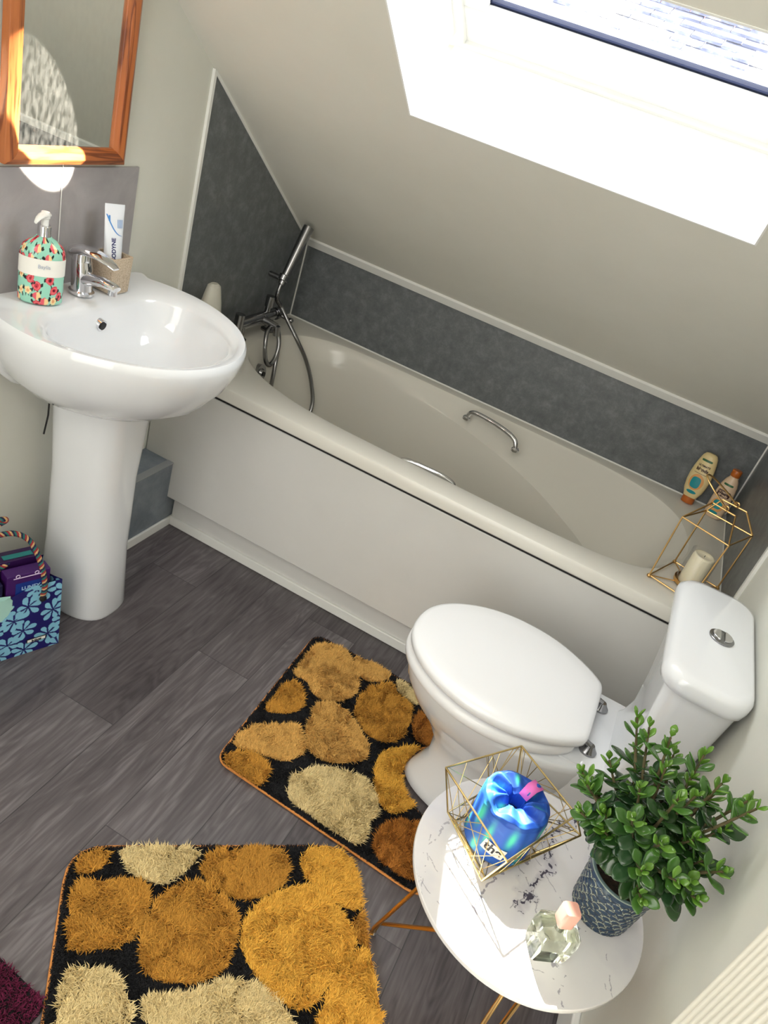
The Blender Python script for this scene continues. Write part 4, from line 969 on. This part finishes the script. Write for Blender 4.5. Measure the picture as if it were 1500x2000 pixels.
g = G(); g.lathe((CX, CY, z0-.002), [(.037, 0), (.039, .002), (.040, .012), (.0385, .012), (.037, .004)], 40)
for q in LB: g.tube([Vector((CX, CY, z0)), q], .0016, 6)
g.make('candle_dish', M['gold'], lt_)
g = G(); g.lathe((CX, CY, z0+.004), [(.0365, 0), (.0365, .096), (.0355, .096), (.0355, .001)], 48, False, False); g.make('glass_cylinder', M['glass'], lt_, auto=50)
cn = thing('pillar_candle', 'cream pillar candle standing in the glass of the lantern', 'candle', (CX, CY, z0+.004))
g = G(); g.lathe((CX, CY, z0+.0035), [(.0275, 0), (.0285, .002), (.0285, .084), (.027, .089), (.022, .0905), (.016, .087), (.007, .085), (.001, .0848)], 40); g.make('wax_body', M['wax'], cn, auto=60)
G().cyl((CX, CY, z0+.086), (CX+.001, CY, z0+.094), .0008, 6).make('wick', M['ink'], cn)

def flatbottle(name, label, base, axis, face, pw, L_, m, cap_bottom, caplen, width, depth):
    """upright oval bottle; axis = unit up, face = direction the print looks to"""
    ax_ = Vector(axis).normalized(); fc = (Vector(face)-ax_*Vector(face).dot(ax_)).normalized(); sd = fc.cross(ax_)
    b = Vector(base); root = thing(name, label, 'bottle', b, 'hair bottles in the bath corner')
    def ring(h, w, d, n=40): return [b+ax_*h+sd*w*math.cos(2*PI*i/n)+fc*d*math.sin(2*PI*i/n) for i in range(n)]
    if cap_bottom:
        G().loft([ring(0, .019, .015), ring(.002, .0205, .0165), ring(caplen, .020, .016), ring(caplen+.001, .018, .014)]).make('cap', M['amber'], root, auto=40, label='amber flip cap')
        body = [(caplen+.001,.60),(caplen+.006,.64),(.045,.86),(.07,.98),(.095,1.0),(.12,.94),(.145,.82),(.163,.68),(.172,.52),(.175,.30)]
    else:
        body = [(0,.86),(.003,.94),(.03,1.0),(.06,1.0),(.09,.94),(.115,.84),(.132,.66),(.140,.50),(.146,.46)]
        g = G(); g.loft([ring(.146, .0135, .0135), ring(.148, .0150, .0150), ring(.166, .0150, .0150), ring(.168, .0135, .0135)]); g.make('cap', M['amber'], root, auto=40, label='amber screw cap')
    G().loft([ring(h, width*w, depth*(w**.8)) for h, w in body]).make('bottle_body', m, root, auto=60)
    hs = [q[0] for q in body]; ws = [q[1] for q in body]
    def S(h, x, off=.0006):
        w_ = float(np.interp(h, hs, ws)); W_ = width*w_; Dp = depth*w_**.8; x = max(-W_*.96, min(W_*.96, x))
        return b+ax_*h+sd*x+fc*(Dp*math.sqrt(1-(x/W_)**2)+off)
    def patch(nm, h0_, x0_, rh, rx_, mm, off=.0007, pw_=2.0, lb=None):
        g = G(); R_ = []; n = 28
        for k in (0.02, .35, .7, 1.0):
            R_.append([S(h0_+rh*k*math.copysign(abs(math.sin(t))**(2/pw_), math.sin(t)), x0_+rx_*k*math.copysign(abs(math.cos(t))**(2/pw_), math.cos(t)), off) for t in np.linspace(0, 2*PI, n, endpoint=False)])
        g.loft(R_, False, False); return g.make(nm, mm, root, auto=60)
    return root, S, patch
r1_, S1, P1 = flatbottle('conditioner_bottle', 'cream bottle with its amber cap at the bottom in the bath corner', (1.562, -.050, HB+.001), (-.015, .14, 1), (-.33, -1, .25), 1, .175, M['shampoo'], True, .020, .0355, .019)
def wrap_text(root, S, s, size, h, x, m, bold=0.0, flip=-1):
    tm = text('lettering', s, size, m, root, (0,0,0), (1,0,0), (0,1,0), extrude=0.0, bold=bold); og = origin(root)
    for v in tm.data.vertices: v.co = S(h+(v.co.y+og.y), x+flip*(v.co.x+og.x), .0010)-og
P1('orange_print', .075, 0, .027, .023, M['orange'], .0006); P1('teal_roundel', .073, .001, .019, .0155, M['teal'], .0010, 3.0, 'teal'); P1('teal_strip', .040, .0, .0055, .016, M['teal'], .0008); P1('green_strip', .150, .0, .0035, .017, M['dgreen'], .0008, 5.0)
wrap_text(r1_, S1, 'ULTIMATE', .0085, .131, 0, M['brownink'], .0003); wrap_text(r1_, S1, 'blends', .0150, .118, 0, M['brownink'], .0006)
P1('brown_rule', .1045, 0, .0006, .021, M['brownink'], .0008, 6.0)
r2_, S2, P2 = flatbottle('shampoo_bottle', 'peach-coloured bottle with its amber cap on top behind the lantern', (1.648, -.068, HB+.001), (-.01, .05, 1), (-.30, -1, .25), 1, .17, M['shampoo2'], False, .02, .030, .020)
P2('orange_print', .045, 0, .024, .021, M['orange'], .0006); P2('teal_roundel', .048, 0, .015, .0145, M['teal'], .0010, 3.0); P2('teal_strip', .020, 0, .005, .014, M['teal'], .0008); P2('green_strip', .118, 0, .0033, .015, M['dgreen'], .0008, 5.0)
P2('brown_print', .086, 0, .011, .020, M['brownink'], .0006, 6.0); wrap_text(r2_, S2, 'ULTIMATE', .0078, .091, 0, M['shampoo2'], .0002); wrap_text(r2_, S2, 'blends', .0115, .081, 0, M['shampoo2'], .0004)

# ================================================================== BAG BESIDE THE PEDESTAL
bg_ = thing('tote_bag', 'navy shopping bag with pale blue daisies beside the basin pedestal', 'bag', (.20, -1.44, 0))
A = Vector((.254, -1.350, 0)); fd = Vector((-.36, -.933, 0)).normalized(); bd_ = Vector((-.933, .36, 0)).normalized(); BW, BD, BH = .30, .115, .205
def bagpt(u, v, w):   # u along front (0..1), w depth (0..1), v height
    lean = .012*v; return A+fd*(u*BW)+bd_*(w*BD*(1-.10*v)+lean)+Vector((0, 0, BH*v))
FL = [(.030,.045,.3),(.093,.082,1.1),(.020,.118,.5),(.082,.150,.1),(.150,.020,.9),(.165,.110,.4),(.143,.165,1.3),(.225,.060,.2),(.235,.140,.8),(.290,.100,.4),(.045,.185,.7),(.200,.195,.2),(.330,.04,.5),(.345,.17,.1),(.390,.10,.9),(.285,.19,1.2),(.06,.195,.9),(.115,.125,.2),(.185,.065,1.4),(.25,.02,.1),(.26,.175,.5),(.0,.0,.6),(.315,.135,.9),(.13,.05,.3),(.088,.015,.2),(.395,.02,.3),(.4,.18,.3),(-.01,.08,.2),(-.01,.17,.6)]
def daisy(X, Y):
    c = np.tile(np.array(L((18, 14, 92))), (len(X), 1))
    for i, (x, y, r0) in enumerate(FL):
        d = np.hypot(X-x, Y-y); a_ = np.arctan2(Y-y, X-x)+r0; pr_ = np.abs(((a_*7/(2*PI)) % 1)-.5)*2   # 0 at petal centre
        R_ = .0315*(1+.12*np.sin(3*a_+i)); s_ = d/R_
        wdt = np.clip(np.sin(PI*np.clip(s_, 0, 1)**1.5), 0, 1)**.55*.78
        c = mixc(c, (126, 184, 208), ((1-pr_) > (1-wdt)) & (s_ < 1) & (d > .0035) if False else ((pr_ < wdt*.92) & (s_ < 1) & (d > .004)))
    return c
def face(f, u0, u1, nu, nv_, off):
    def ff(U, V):
        P = np.array([tuple(f(a, b)) for a, b in zip(U.ravel(), V.ravel())]); return P[:, 0].reshape(U.shape), P[:, 1].reshape(U.shape), P[:, 2].reshape(U.shape)
    return grid(ff, nu, nv_, lambda U, V: daisy(off+U*(u1-u0), V*BH))
dip = lambda u: .028*math.sin(PI*min(1, max(0, (u-.25)/.7)))
g1 = face(lambda u, v: bagpt(u, v, 0)+Vector((0, 0, -dip(u)*v))+bd_*(-.004*math.sin(PI*u)*math.sin(PI*v)), 0, BW, 240, 170, 0.0)
g1.make('front_panel', M['vcol'], bg_, auto=0)
fold = lambda v, w: -fd*(-.022*math.sin(PI*w)*v)
g2 = face(lambda u, v: bagpt(0, v, u)+fold(v, u), 0, BD, 100, 170, .30); g2.make('side_panel', M['vcol'], bg_, auto=0)
g3 = face(lambda u, v: bagpt(u, v, 1), 0, BW, 60, 40, .05); g3.make('back_panel', M['navy'], bg_, auto=0)
g4 = face(lambda u, v: bagpt(1, v, u), 0, BD, 20, 20, .05); g4.make('side_panel', M['navy'], bg_, auto=0)
G().add([bagpt(0,0,0)+Vector((0,0,.001)), bagpt(1,0,0)+Vector((0,0,.001)), bagpt(1,0,1)+Vector((0,0,.001)), bagpt(0,0,1)+Vector((0,0,.001))], [(0,1,2,3)]).make('base', M['navy'], bg_)
rope_m = [mat('rope_teal', (30, 96, 92), .8), mat('rope_red', (140, 34, 44), .8), mat('rope_cream', (190, 150, 104), .8), mat('rope_navy', (20, 22, 60), .8)]
def rope(pts):
    P = catmull([Vector(q) for q in pts], 22); g = G(); n = len(P)
    fr = []
    upv = None
    for i in range(n):
        t = (P[min(i+1, n-1)]-P[max(i-1, 0)]).normalized()
        upv = t.orthogonal().normalized() if upv is None else (upv-t*upv.dot(t)).normalized(); fr.append((upv, t.cross(upv)))
    s_ = 0; ph = []
    for i in range(n): ph.append(s_*330); s_ += (P[min(i+1, n-1)]-P[i]).length
    for k in range(4):
        g.m = k; Q = [P[i]+(fr[i][0]*math.cos(ph[i]+k*PI/2)+fr[i][1]*math.sin(ph[i]+k*PI/2))*.0036 for i in range(n)]; g.tube(Q, .0034, 7)
    return g.make('rope_handle', rope_m, bg_, auto=0)
v3 = Vector
rope([bagpt(.16, .84, -.02), bagpt(.15, 1.0, -.04), bagpt(.17, 1.28, .12), bagpt(.22, 1.50, .42), bagpt(.34, 1.58, .62), bagpt(.52, 1.52, .62), bagpt(.66, 1.30, .35), bagpt(.72, 1.05, .05), bagpt(.72, .84, -.03)])
rope([bagpt(.22, .9, 1.02), bagpt(.24, 1.15, .9), bagpt(.36, 1.22, .50), bagpt(.50, 1.20, .42), bagpt(.62, 1.42, .7), bagpt(.50, 1.66, .85), bagpt(.36, 1.70, .80), bagpt(.70, 1.3, 1.0), bagpt(.74, .95, 1.02)])
for u in (.16, .72):
    q = bagpt(u, .80, -.02); nf = -bd_; G().lathe(q, [(.0085, 0), (.0085, .004), (.005, .006)], 20, ax=nf).make('grommet', M['black'], bg_, label='black grommet')
q = bagpt(.20, .20, 0)-bd_*.0035; G().box(0, 0, 0, 0, 0, 0)
tg = G(); k = math.radians(-6); e_ = fd; 
tg.prism([q-fd*.024+v3((0,0,-.0055)), q+fd*.024+v3((0,0,-.0055)), q+fd*.024+v3((0,0,.0055)), q-fd*.024+v3((0,0,.0055))], -bd_*.0015); tgo = tg.make('maker_tag', M['ink'], bg_, label='small black sewn tag', smooth=False)
tg = G(); q2 = q-bd_*.0016
tg.prism([q2-fd*.022+v3((0,0,-.004)), q2+fd*.022+v3((0,0,-.004)), q2+fd*.022+v3((0,0,.004)), q2-fd*.022+v3((0,0,.004))], -bd_*.0004); tg.make('tag_border', M['label'], tgo, smooth=False)
text('tag_lettering', 'bebop', .0095, M['ink'], tgo, q2-bd_*.0008, -fd, (0, 0, 1), bold=.0003)
def carton(name, label, u0, u1, w0, w1, v0, v1, m, cat='box'):
    P = [bagpt(u0, v0, w0), bagpt(u1, v0, w0), bagpt(u1, v0, w1), bagpt(u0, v0, w1)]; g = G(); g.prism([Vector((p_.x, p_.y, .004)) for p_ in P], (0, 0, BH*v1-.004))
    c0 = sum(P, Vector())/4; r = thing(name, label, cat, (c0.x, c0.y, .004), 'cartons standing in the daisy bag'); g.make('carton', m, r, smooth=False, bevel=.0015); return r, P
c1, P_ = carton('tampon_box', 'purple printed carton in the daisy bag nearest the pedestal', .10, .44, .14, .42, 0, 1.20, M['purple'])
nf = (P_[1]-P_[0]).cross(Vector((0, 0, 1))).normalized(); nf = nf if nf.dot(-bd_) > 0 else -nf
xd = -(P_[1]-P_[0]).normalized(); fc_ = (P_[0]+P_[1])/2
g = G(); b0 = Vector((fc_.x, fc_.y, .205)); g.prism([b0+xd*-.030+v3((0,0,-.02)), b0+xd*.042+v3((0,0,-.02)), b0+xd*.042+v3((0,0,.016)), b0+xd*-.030+v3((0,0,.016))], nf*.0006); g.make('blue_panel', M['blueprint'], c1, smooth=False)
text('lettering', 'LUNEX', .014, M['paleblue'], c1, b0+xd*.006+v3((0,0,-.002))+nf*.0009, xd, (0, 0, 1), bold=.0002)
g = G(); z_ = .238
g.tube([b0.xy.to_3d()+v3((0,0,z_))+nf*.001+xd*-.036, b0.xy.to_3d()+v3((0,0,z_))+nf*.001+xd*.03], .0012, 6)
for s_ in (-.026, .018): g.tube([b0.xy.to_3d()+v3((0,0,z_+.0055))+nf*.001+xd*(s_+.0045*math.cos(t))+v3((0,0,.0045*math.sin(t))) for t in np.linspace(0, 2*PI, 14, endpoint=False)], .0011, 6, closed=True)
g.make('white_print', mat('lilac_print', (206, 186, 216), .5), c1)
c2_, _ = carton('carton_box', 'dark violet box behind the lettered carton in the daisy bag', .14, .50, .50, .84, 0, 1.26, mat('violet_card', (44, 16, 66), .35))
g = G(); zz_ = BH*1.26+.001; a_, b_, c__, d_ = [bagpt(u, 0, w) for u, w in ((.17,.56),(.40,.56),(.40,.70),(.17,.70))]
g.add([v3((p_.x, p_.y, zz_)) for p_ in (a_, b_, c__, d_)], [(0,1,2,3)]); g.make('teal_stripe', mat('teal_print', (30, 120, 120), .4), c2_)
c3_, _ = carton('carton_box', 'dark blue box in the middle of the daisy bag', .47, .66, .12, .50, 0, 1.12, mat('dark_blue_card', (22, 18, 60), .35))
c4_, _ = carton('carton_box', 'teal box at the left edge of the daisy bag', .69, .93, .12, .45, 0, 1.16, mat('teal_card', (52, 138, 134), .35))
# crumpled plastic wrap
def wrapf(U, V):
    t = 2*PI*U; r = (1-.25*V); w_ = fbm(U*8, V*4, 2, 3, 5)
    P = bagpt(.62, 0, .075); x = P.x+fd.x*np.cos(t)*.085*r*(.8+.4*w_)+bd_.x*np.sin(t)*.0055*r; y = P.y+fd.y*np.cos(t)*.085*r*(.8+.4*w_)+bd_.y*np.sin(t)*.0055*r
    return x, y, .010+V*(.175+.02*w_)
wr_ = grid(wrapf, 60, 20, closed=True, caps=True).make('plastic_packet', M['plastwrap'], None, auto=30); rebase(wr_, (.17, -1.50, .010)); tag(wr_, 'crumpled mint plastic packet poking over the rim of the daisy bag', 'packet')

# ================================================================== RUGS
R1= [(1,[(0.769,-0.921),(0.787,-0.872),(0.821,-0.851),(0.862,-0.854),(0.892,-0.881),(0.928,-0.909),(0.957,-0.958),(0.953,-1.002),(0.936,-1.04),(0.904,-1.067),(0.864,-1.07),(0.827,-1.032),(0.782,-1.047),(0.781,-0.981)]),(1,[(0.878,-0.853),(0.934,-0.843),(0.989,-0.842),(1.017,-0.856),(0.985,-0.905),(0.944,-0.92),(0.909,-0.892)]),(3,[(1.021,-0.853),(1.063,-0.85),(1.1,-0.875),(1.119,-0.907),(1.075,-0.904),(1.045,-0.882)]),(0,[(0.805,-1.059),(0.844,-1.08),(0.864,-1.116),(0.859,-1.15),(0.836,-1.18),(0.789,-1.209),(0.785,-1.146),(0.788,-1.066)]),(1,[(0.793,-1.262),(0.841,-1.221),(0.879,-1.186),(0.908,-1.2),(0.938,-1.229),(0.94,-1.266),(0.921,-1.306),(0.882,-1.319),(0.843,-1.331),(0.791,-1.348),(0.784,-1.315)]),(1,[(0.886,-1.09),(0.924,-1.057),(0.964,-1.054),(1.005,-1.085),(1.04,-1.106),(1.068,-1.123),(1.081,-1.16),(1.063,-1.193),(1.014,-1.235),(0.978,-1.248),(0.935,-1.231),(0.906,-1.188),(0.898,-1.139)]),(0,[(1.002,-0.895),(1.025,-0.874),(1.061,-0.908),(1.107,-0.917),(1.129,-0.982),(1.129,-1.04),(1.107,-1.081),(1.066,-1.098),(1.021,-1.086),(0.983,-1.052),(0.967,-0.989),(0.976,-0.942)]),(4,[(1.13,-0.936),(1.143,-0.917),(1.189,-0.954),(1.248,-0.95),(1.241,-1.0),(1.168,-1.028),(1.14,-0.995)]),(2,[(1.095,-1.129),(1.131,-1.079),(1.188,-1.027),(1.255,-0.997),(1.217,-1.064),(1.224,-1.117),(1.246,-1.161),(1.244,-1.211),(1.218,-1.258),(1.188,-1.281),(1.154,-1.256),(1.119,-1.211)]),(0,[(0.798,-1.364),(0.826,-1.342),(0.863,-1.334),(0.9,-1.347),(0.911,-1.38),(0.911,-1.402),(0.866,-1.409),(0.815,-1.402),(0.791,-1.385)]),(3,[(0.955,-1.315),(0.993,-1.267),(1.045,-1.232),(1.094,-1.225),(1.135,-1.235),(1.165,-1.27),(1.175,-1.301),(1.158,-1.33),(1.18,-1.357),(1.17,-1.4),(1.146,-1.402),(1.066,-1.399),(0.976,-1.397),(0.956,-1.356)]),(4,[(1.198,-1.312),(1.218,-1.278),(1.248,-1.264),(1.301,-1.241),(1.367,-1.302),(1.356,-1.383),(1.284,-1.41),(1.24,-1.403),(1.209,-1.396),(1.193,-1.357)])]
R2= [(0,[(0.719,-1.784),(0.709,-1.766),(0.722,-1.734),(0.748,-1.722),(0.761,-1.741),(0.759,-1.768),(0.731,-1.794)]),(3,[(0.753,-1.707),(0.897,-1.603),(0.901,-1.641),(0.897,-1.676),(0.88,-1.716),(0.847,-1.733),(0.806,-1.734),(0.771,-1.721)]),(0,[(0.909,-1.602),(1.043,-1.497),(1.075,-1.55),(1.077,-1.593),(1.044,-1.644),(1.005,-1.662),(0.949,-1.667),(0.915,-1.644)]),(2,[(1.069,-1.477),(1.135,-1.429),(1.183,-1.438),(1.222,-1.486),(1.246,-1.523),(1.21,-1.551),(1.166,-1.544),(1.123,-1.542),(1.088,-1.521)]),(0,[(0.729,-1.807),(0.795,-1.77),(0.821,-1.745),(0.857,-1.735),(0.886,-1.774),(0.899,-1.81),(0.891,-1.847),(0.874,-1.872),(0.82,-1.91),(0.806,-1.904)]),(0,[(0.885,-1.722),(0.924,-1.673),(0.972,-1.667),(1.02,-1.676),(1.049,-1.702),(1.066,-1.752),(1.07,-1.79),(1.046,-1.831),(0.989,-1.868),(0.952,-1.868),(0.92,-1.843),(0.896,-1.806),(0.888,-1.755)]),(2,[(1.114,-1.545),(1.155,-1.545),(1.208,-1.558),(1.252,-1.576),(1.269,-1.6),(1.269,-1.644),(1.256,-1.7),(1.243,-1.753),(1.218,-1.774),(1.168,-1.777),(1.121,-1.762),(1.069,-1.733),(1.053,-1.7),(1.055,-1.651),(1.077,-1.593)]),(0,[(1.236,-1.545),(1.257,-1.522),(1.282,-1.556),(1.3,-1.59),(1.277,-1.594),(1.246,-1.575)]),(2,[(1.271,-1.604),(1.306,-1.595),(1.342,-1.639),(1.427,-1.758),(1.292,-1.84),(1.269,-1.772),(1.258,-1.724),(1.257,-1.673)]),(3,[(0.833,-1.934),(0.888,-1.9),(0.925,-1.9),(0.96,-1.915),(0.984,-1.932),(0.987,-1.965),(0.953,-2.007),(0.898,-2.033),(0.863,-1.977)]),(3,[(0.981,-1.897),(1.012,-1.877),(1.049,-1.849),(1.068,-1.817),(1.095,-1.787),(1.134,-1.774),(1.172,-1.774),(1.213,-1.782),(1.238,-1.791),(1.244,-1.826),(1.167,-1.9),(1.051,-1.946),(0.986,-1.922)])]
RC = [L((204, 148, 56)), L((222, 174, 94)), L((236, 182, 72)), L((234, 212, 156)), L((184, 118, 42))]
BLK = L((14, 14, 18))
def inpoly(X, Y, P):
    ins = np.zeros(X.shape, bool); n = len(P)
    for i in range(n):
        x1, y1 = P[i]; x2, y2 = P[(i+1) % n]
        if y1 == y2: continue
        c_ = ((y1 > Y) != (y2 > Y)) & (X < (x2-x1)*(Y-y1)/(y2-y1)+x1); ins ^= c_
    return ins
def chaikin(P, k=2):
    for _ in range(k):
        Q = []
        for i in range(len(P)):
            a_, b_ = P[i], P[(i+1) % len(P)]; Q += [(a_[0]*.75+b_[0]*.25, a_[1]*.75+b_[1]*.25), (a_[0]*.25+b_[0]*.75, a_[1]*.25+b_[1]*.75)]
        P = Q
    return P
def rug(name, label, outline, blobs, dens, height, seed, base_col=BLK, edge=True):
    cx_ = sum(p_[0] for p_ in outline)/len(outline); cy_ = sum(p_[1] for p_ in outline)/len(outline)
    root = thing(name, label, 'rug', (cx_, cy_, 0), 'pile mats on the bathroom floor')
    G().prism([(x, y, .0005) for x, y in outline], (0, 0, .0045)).make('backing', M['black_back'], root, smooth=False)
    if edge: G().tube([(x, y, .004) for x, y in outline], .0032, 8, closed=True).make('bound_edge', M['edge'], root, label='orange bound edge')
    r = np.random.default_rng(seed); O = np.array(outline); x0, y0 = O.min(0); x1, y1 = O.max(0); n = int((x1-x0)*(y1-y0)*dens)
    X = r.uniform(x0, x1, n); Y = r.uniform(y0, y1, n); k = inpoly(X, Y, outline); X = X[k]; Y = Y[k]; n = len(X)
    cid = -np.ones(n, int)
    jx = X+r.normal(0, .0012, n); jy = Y+r.normal(0, .0012, n)
    for ci, P in blobs:
        mx_ = sum(q[0] for q in P)/len(P); my_ = sum(q[1] for q in P)/len(P)
        P = [(mx_+(q[0]-mx_)*.985, my_+(q[1]-my_)*.985) for q in chaikin(P, 2)]; cid[(cid < 0) & inpoly(jx, jy, P)] = ci
    C = np.tile(np.array(base_col), (n, 1))
    for ci in range(5): C[cid == ci] = RC[ci]
    H = np.where(cid >= 0, height, height*.38 if len(blobs) else height)
    C = C*(1+r.normal(0, .10, n))[:, None]*(0.92+.22*fbm(X, Y, 30, 3, seed))[:, None]
    # lean flows in clumps
    a_ = 2*PI*2.2*fbm(X+4, Y+7, 21, 3, seed+3)+r.normal(0, 1.0, n); ln = np.abs(r.normal(.70, .3, n))*H
    dx = np.cos(a_)*ln; dy = np.sin(a_)*ln; w_ = .00070+.00035*r.random(n); h_ = H*(.75+.5*r.random(n))
    px = -np.sin(a_+r.normal(0, .5, n))*w_; py = np.cos(a_)*w_; zb = .005
    V = np.empty((n, 5, 3)); 
    V[:, 0] = np.c_[X-px, Y-py, np.full(n, zb)]; V[:, 1] = np.c_[X+px, Y+py, np.full(n, zb)]
    V[:, 2] = np.c_[X+dx*.35-px, Y+dy*.35-py, zb+h_*.68]; V[:, 3] = np.c_[X+dx*.35+px, Y+dy*.35+py, zb+h_*.68]; V[:, 4] = np.c_[X+dx, Y+dy, zb+h_]
    me = bpy.data.meshes.new('pile'); me.vertices.add(n*5); V = V.reshape(-1, 3)-np.array([cx_, cy_, 0]); me.vertices.co.foreach_set(V.astype(np.float32).ravel()) if False else me.vertices.foreach_set('co', V.astype(np.float32).ravel())
    b_ = np.arange(n)*5; q = np.c_[b_, b_+1, b_+3, b_+2]; t = np.c_[b_+2, b_+3, b_+4]
    loops = np.c_[q, t].ravel(); me.loops.add(len(loops)); me.loops.foreach_set('vertex_index', loops.astype(np.int32))
    st_ = np.empty((n, 2), np.int32); st_[:, 0] = np.arange(n)*7; st_[:, 1] = np.arange(n)*7+4
    me.polygons.add(n*2); me.polygons.foreach_set('loop_start', st_.ravel())
    at = me.color_attributes.new('paint', 'FLOAT_COLOR', 'POINT'); CC = np.repeat(np.clip(C, 0, 1), 5, 0); at.data.foreach_set('color', np.c_[CC, np.ones(len(CC))].astype(np.float32).ravel())
    me.update(calc_edges=True); me.validate(); me.materials.append(M['vfibre'])
    o = bpy.data.objects.new('pile', me); COL.objects.link(o); o.parent = root; o['kind'] = 'stuff'
    return root
def rounded(P, rad, n=6):
    out = []; m = len(P)
    for i in range(m):
        p0, p1, p2 = Vector(P[i-1]), Vector(P[i]), Vector(P[(i+1) % m]); r_i = rad[i] if isinstance(rad, (list, tuple)) else rad
        a_ = p1+(p0-p1).normalized()*r_i; b_ = p1+(p2-p1).normalized()*r_i
        for k in range(n): t = k/(n-1); q = a_*(1-t)**2+p1*2*t*(1-t)+b_*t*t; out.append((q.x, q.y))
    return out
o1_ = rounded([(.782,-1.400),(.752,-.846),(1.30,-.826),(1.33,-.93),(1.225,-.985),(1.172,-1.045),(1.168,-1.165),(1.225,-1.215),(1.345,-1.25),(1.350,-1.425)], [.035,.04,.03,.03,.04,.04,.04,.04,.03,.045])
rug('pedestal_mat', 'black pile mat with ochre pebble shapes fitted round the toilet base', o1_, R1, 600000, .0125, 5)
ex_ = Vector((.8079, .5893)); ey_ = Vector((.5893, -.8079)); c0_ = Vector((.676, -1.757))
q_ = [c0_, c0_+ex_*.595, c0_+ex_*.595+ey_*.86, c0_+ey_*.86]
rug('bath_mat', 'larger black pile mat with ochre pebble shapes in the middle of the floor', rounded([tuple(q) for q in q_], [.075,.075,.06,.06]), R2, 520000, .0135, 9)
rug('bath_mat', 'plain burgundy pile mat at the left edge of the floor', rounded([(.25,-1.930),(.852,-1.992),(.842,-2.65),(.24,-2.6)], .02), [], 200000, .009, 12, base_col=L((96, 8, 52)), edge=False)

# ================================================================== ADDED SUN BLOCKER OUTSIDE
P_ = blocker_foot(2.9, 0.0, 0.62, 0.45); G().prism([(q.x, q.y, 0.2) for q in P_], (0, 0, 5.2)).make('blocker_stack', bk_m, ck, smooth=False)
g = G(); c_ = sum(P_, Vector())/4; g.lathe((c_.x, c_.y, 5.4), [(.11, 0), (.10, .06), (.09, .35), (.11, .36), (.11, .40), (.08, .40), (.08, .1)], 20); g.make('blocker_pot', mat('red_clay', (178, 92, 66), .8), ck)

# ================================================================== RIBBED RADIATOR
rd_ = thing('radiator', 'white ribbed panel radiator on the right wall in the near corner', 'radiator', (1.655, -2.2, .12))
g = G(); g.box(1.632, 1.672, -2.60, -1.893, .12, 1.45); g.make('radiator_body', M['rad'], rd_, bevel=.004)
n_ = 62; g = G()
P = []
for i in range(n_*6+1):
    y = -1.893-i/(n_*6)*.70; P.append((1.622+.0048*math.cos(2*PI*i/6), y))
V_ = [(x, y, .13) for x, y in P]+[(x, y, 1.44) for x, y in P]; m_ = len(P)
g.add(V_, [(i, i+1, m_+i+1, m_+i) for i in range(m_-1)]); g.add([(1.622, -1.893, .13), (1.634, -1.893, .13), (1.634, -1.893, 1.44), (1.622, -1.893, 1.44)], [(0,1,2,3)])
g.make('ribbed_front', M['rad'], rd_, auto=0)
for z in (.3, 1.2): G().box(1.670, 1.70, -2.30, -2.26, z, z+.05).make('wall_bracket', M['white'], rd_, smooth=False)
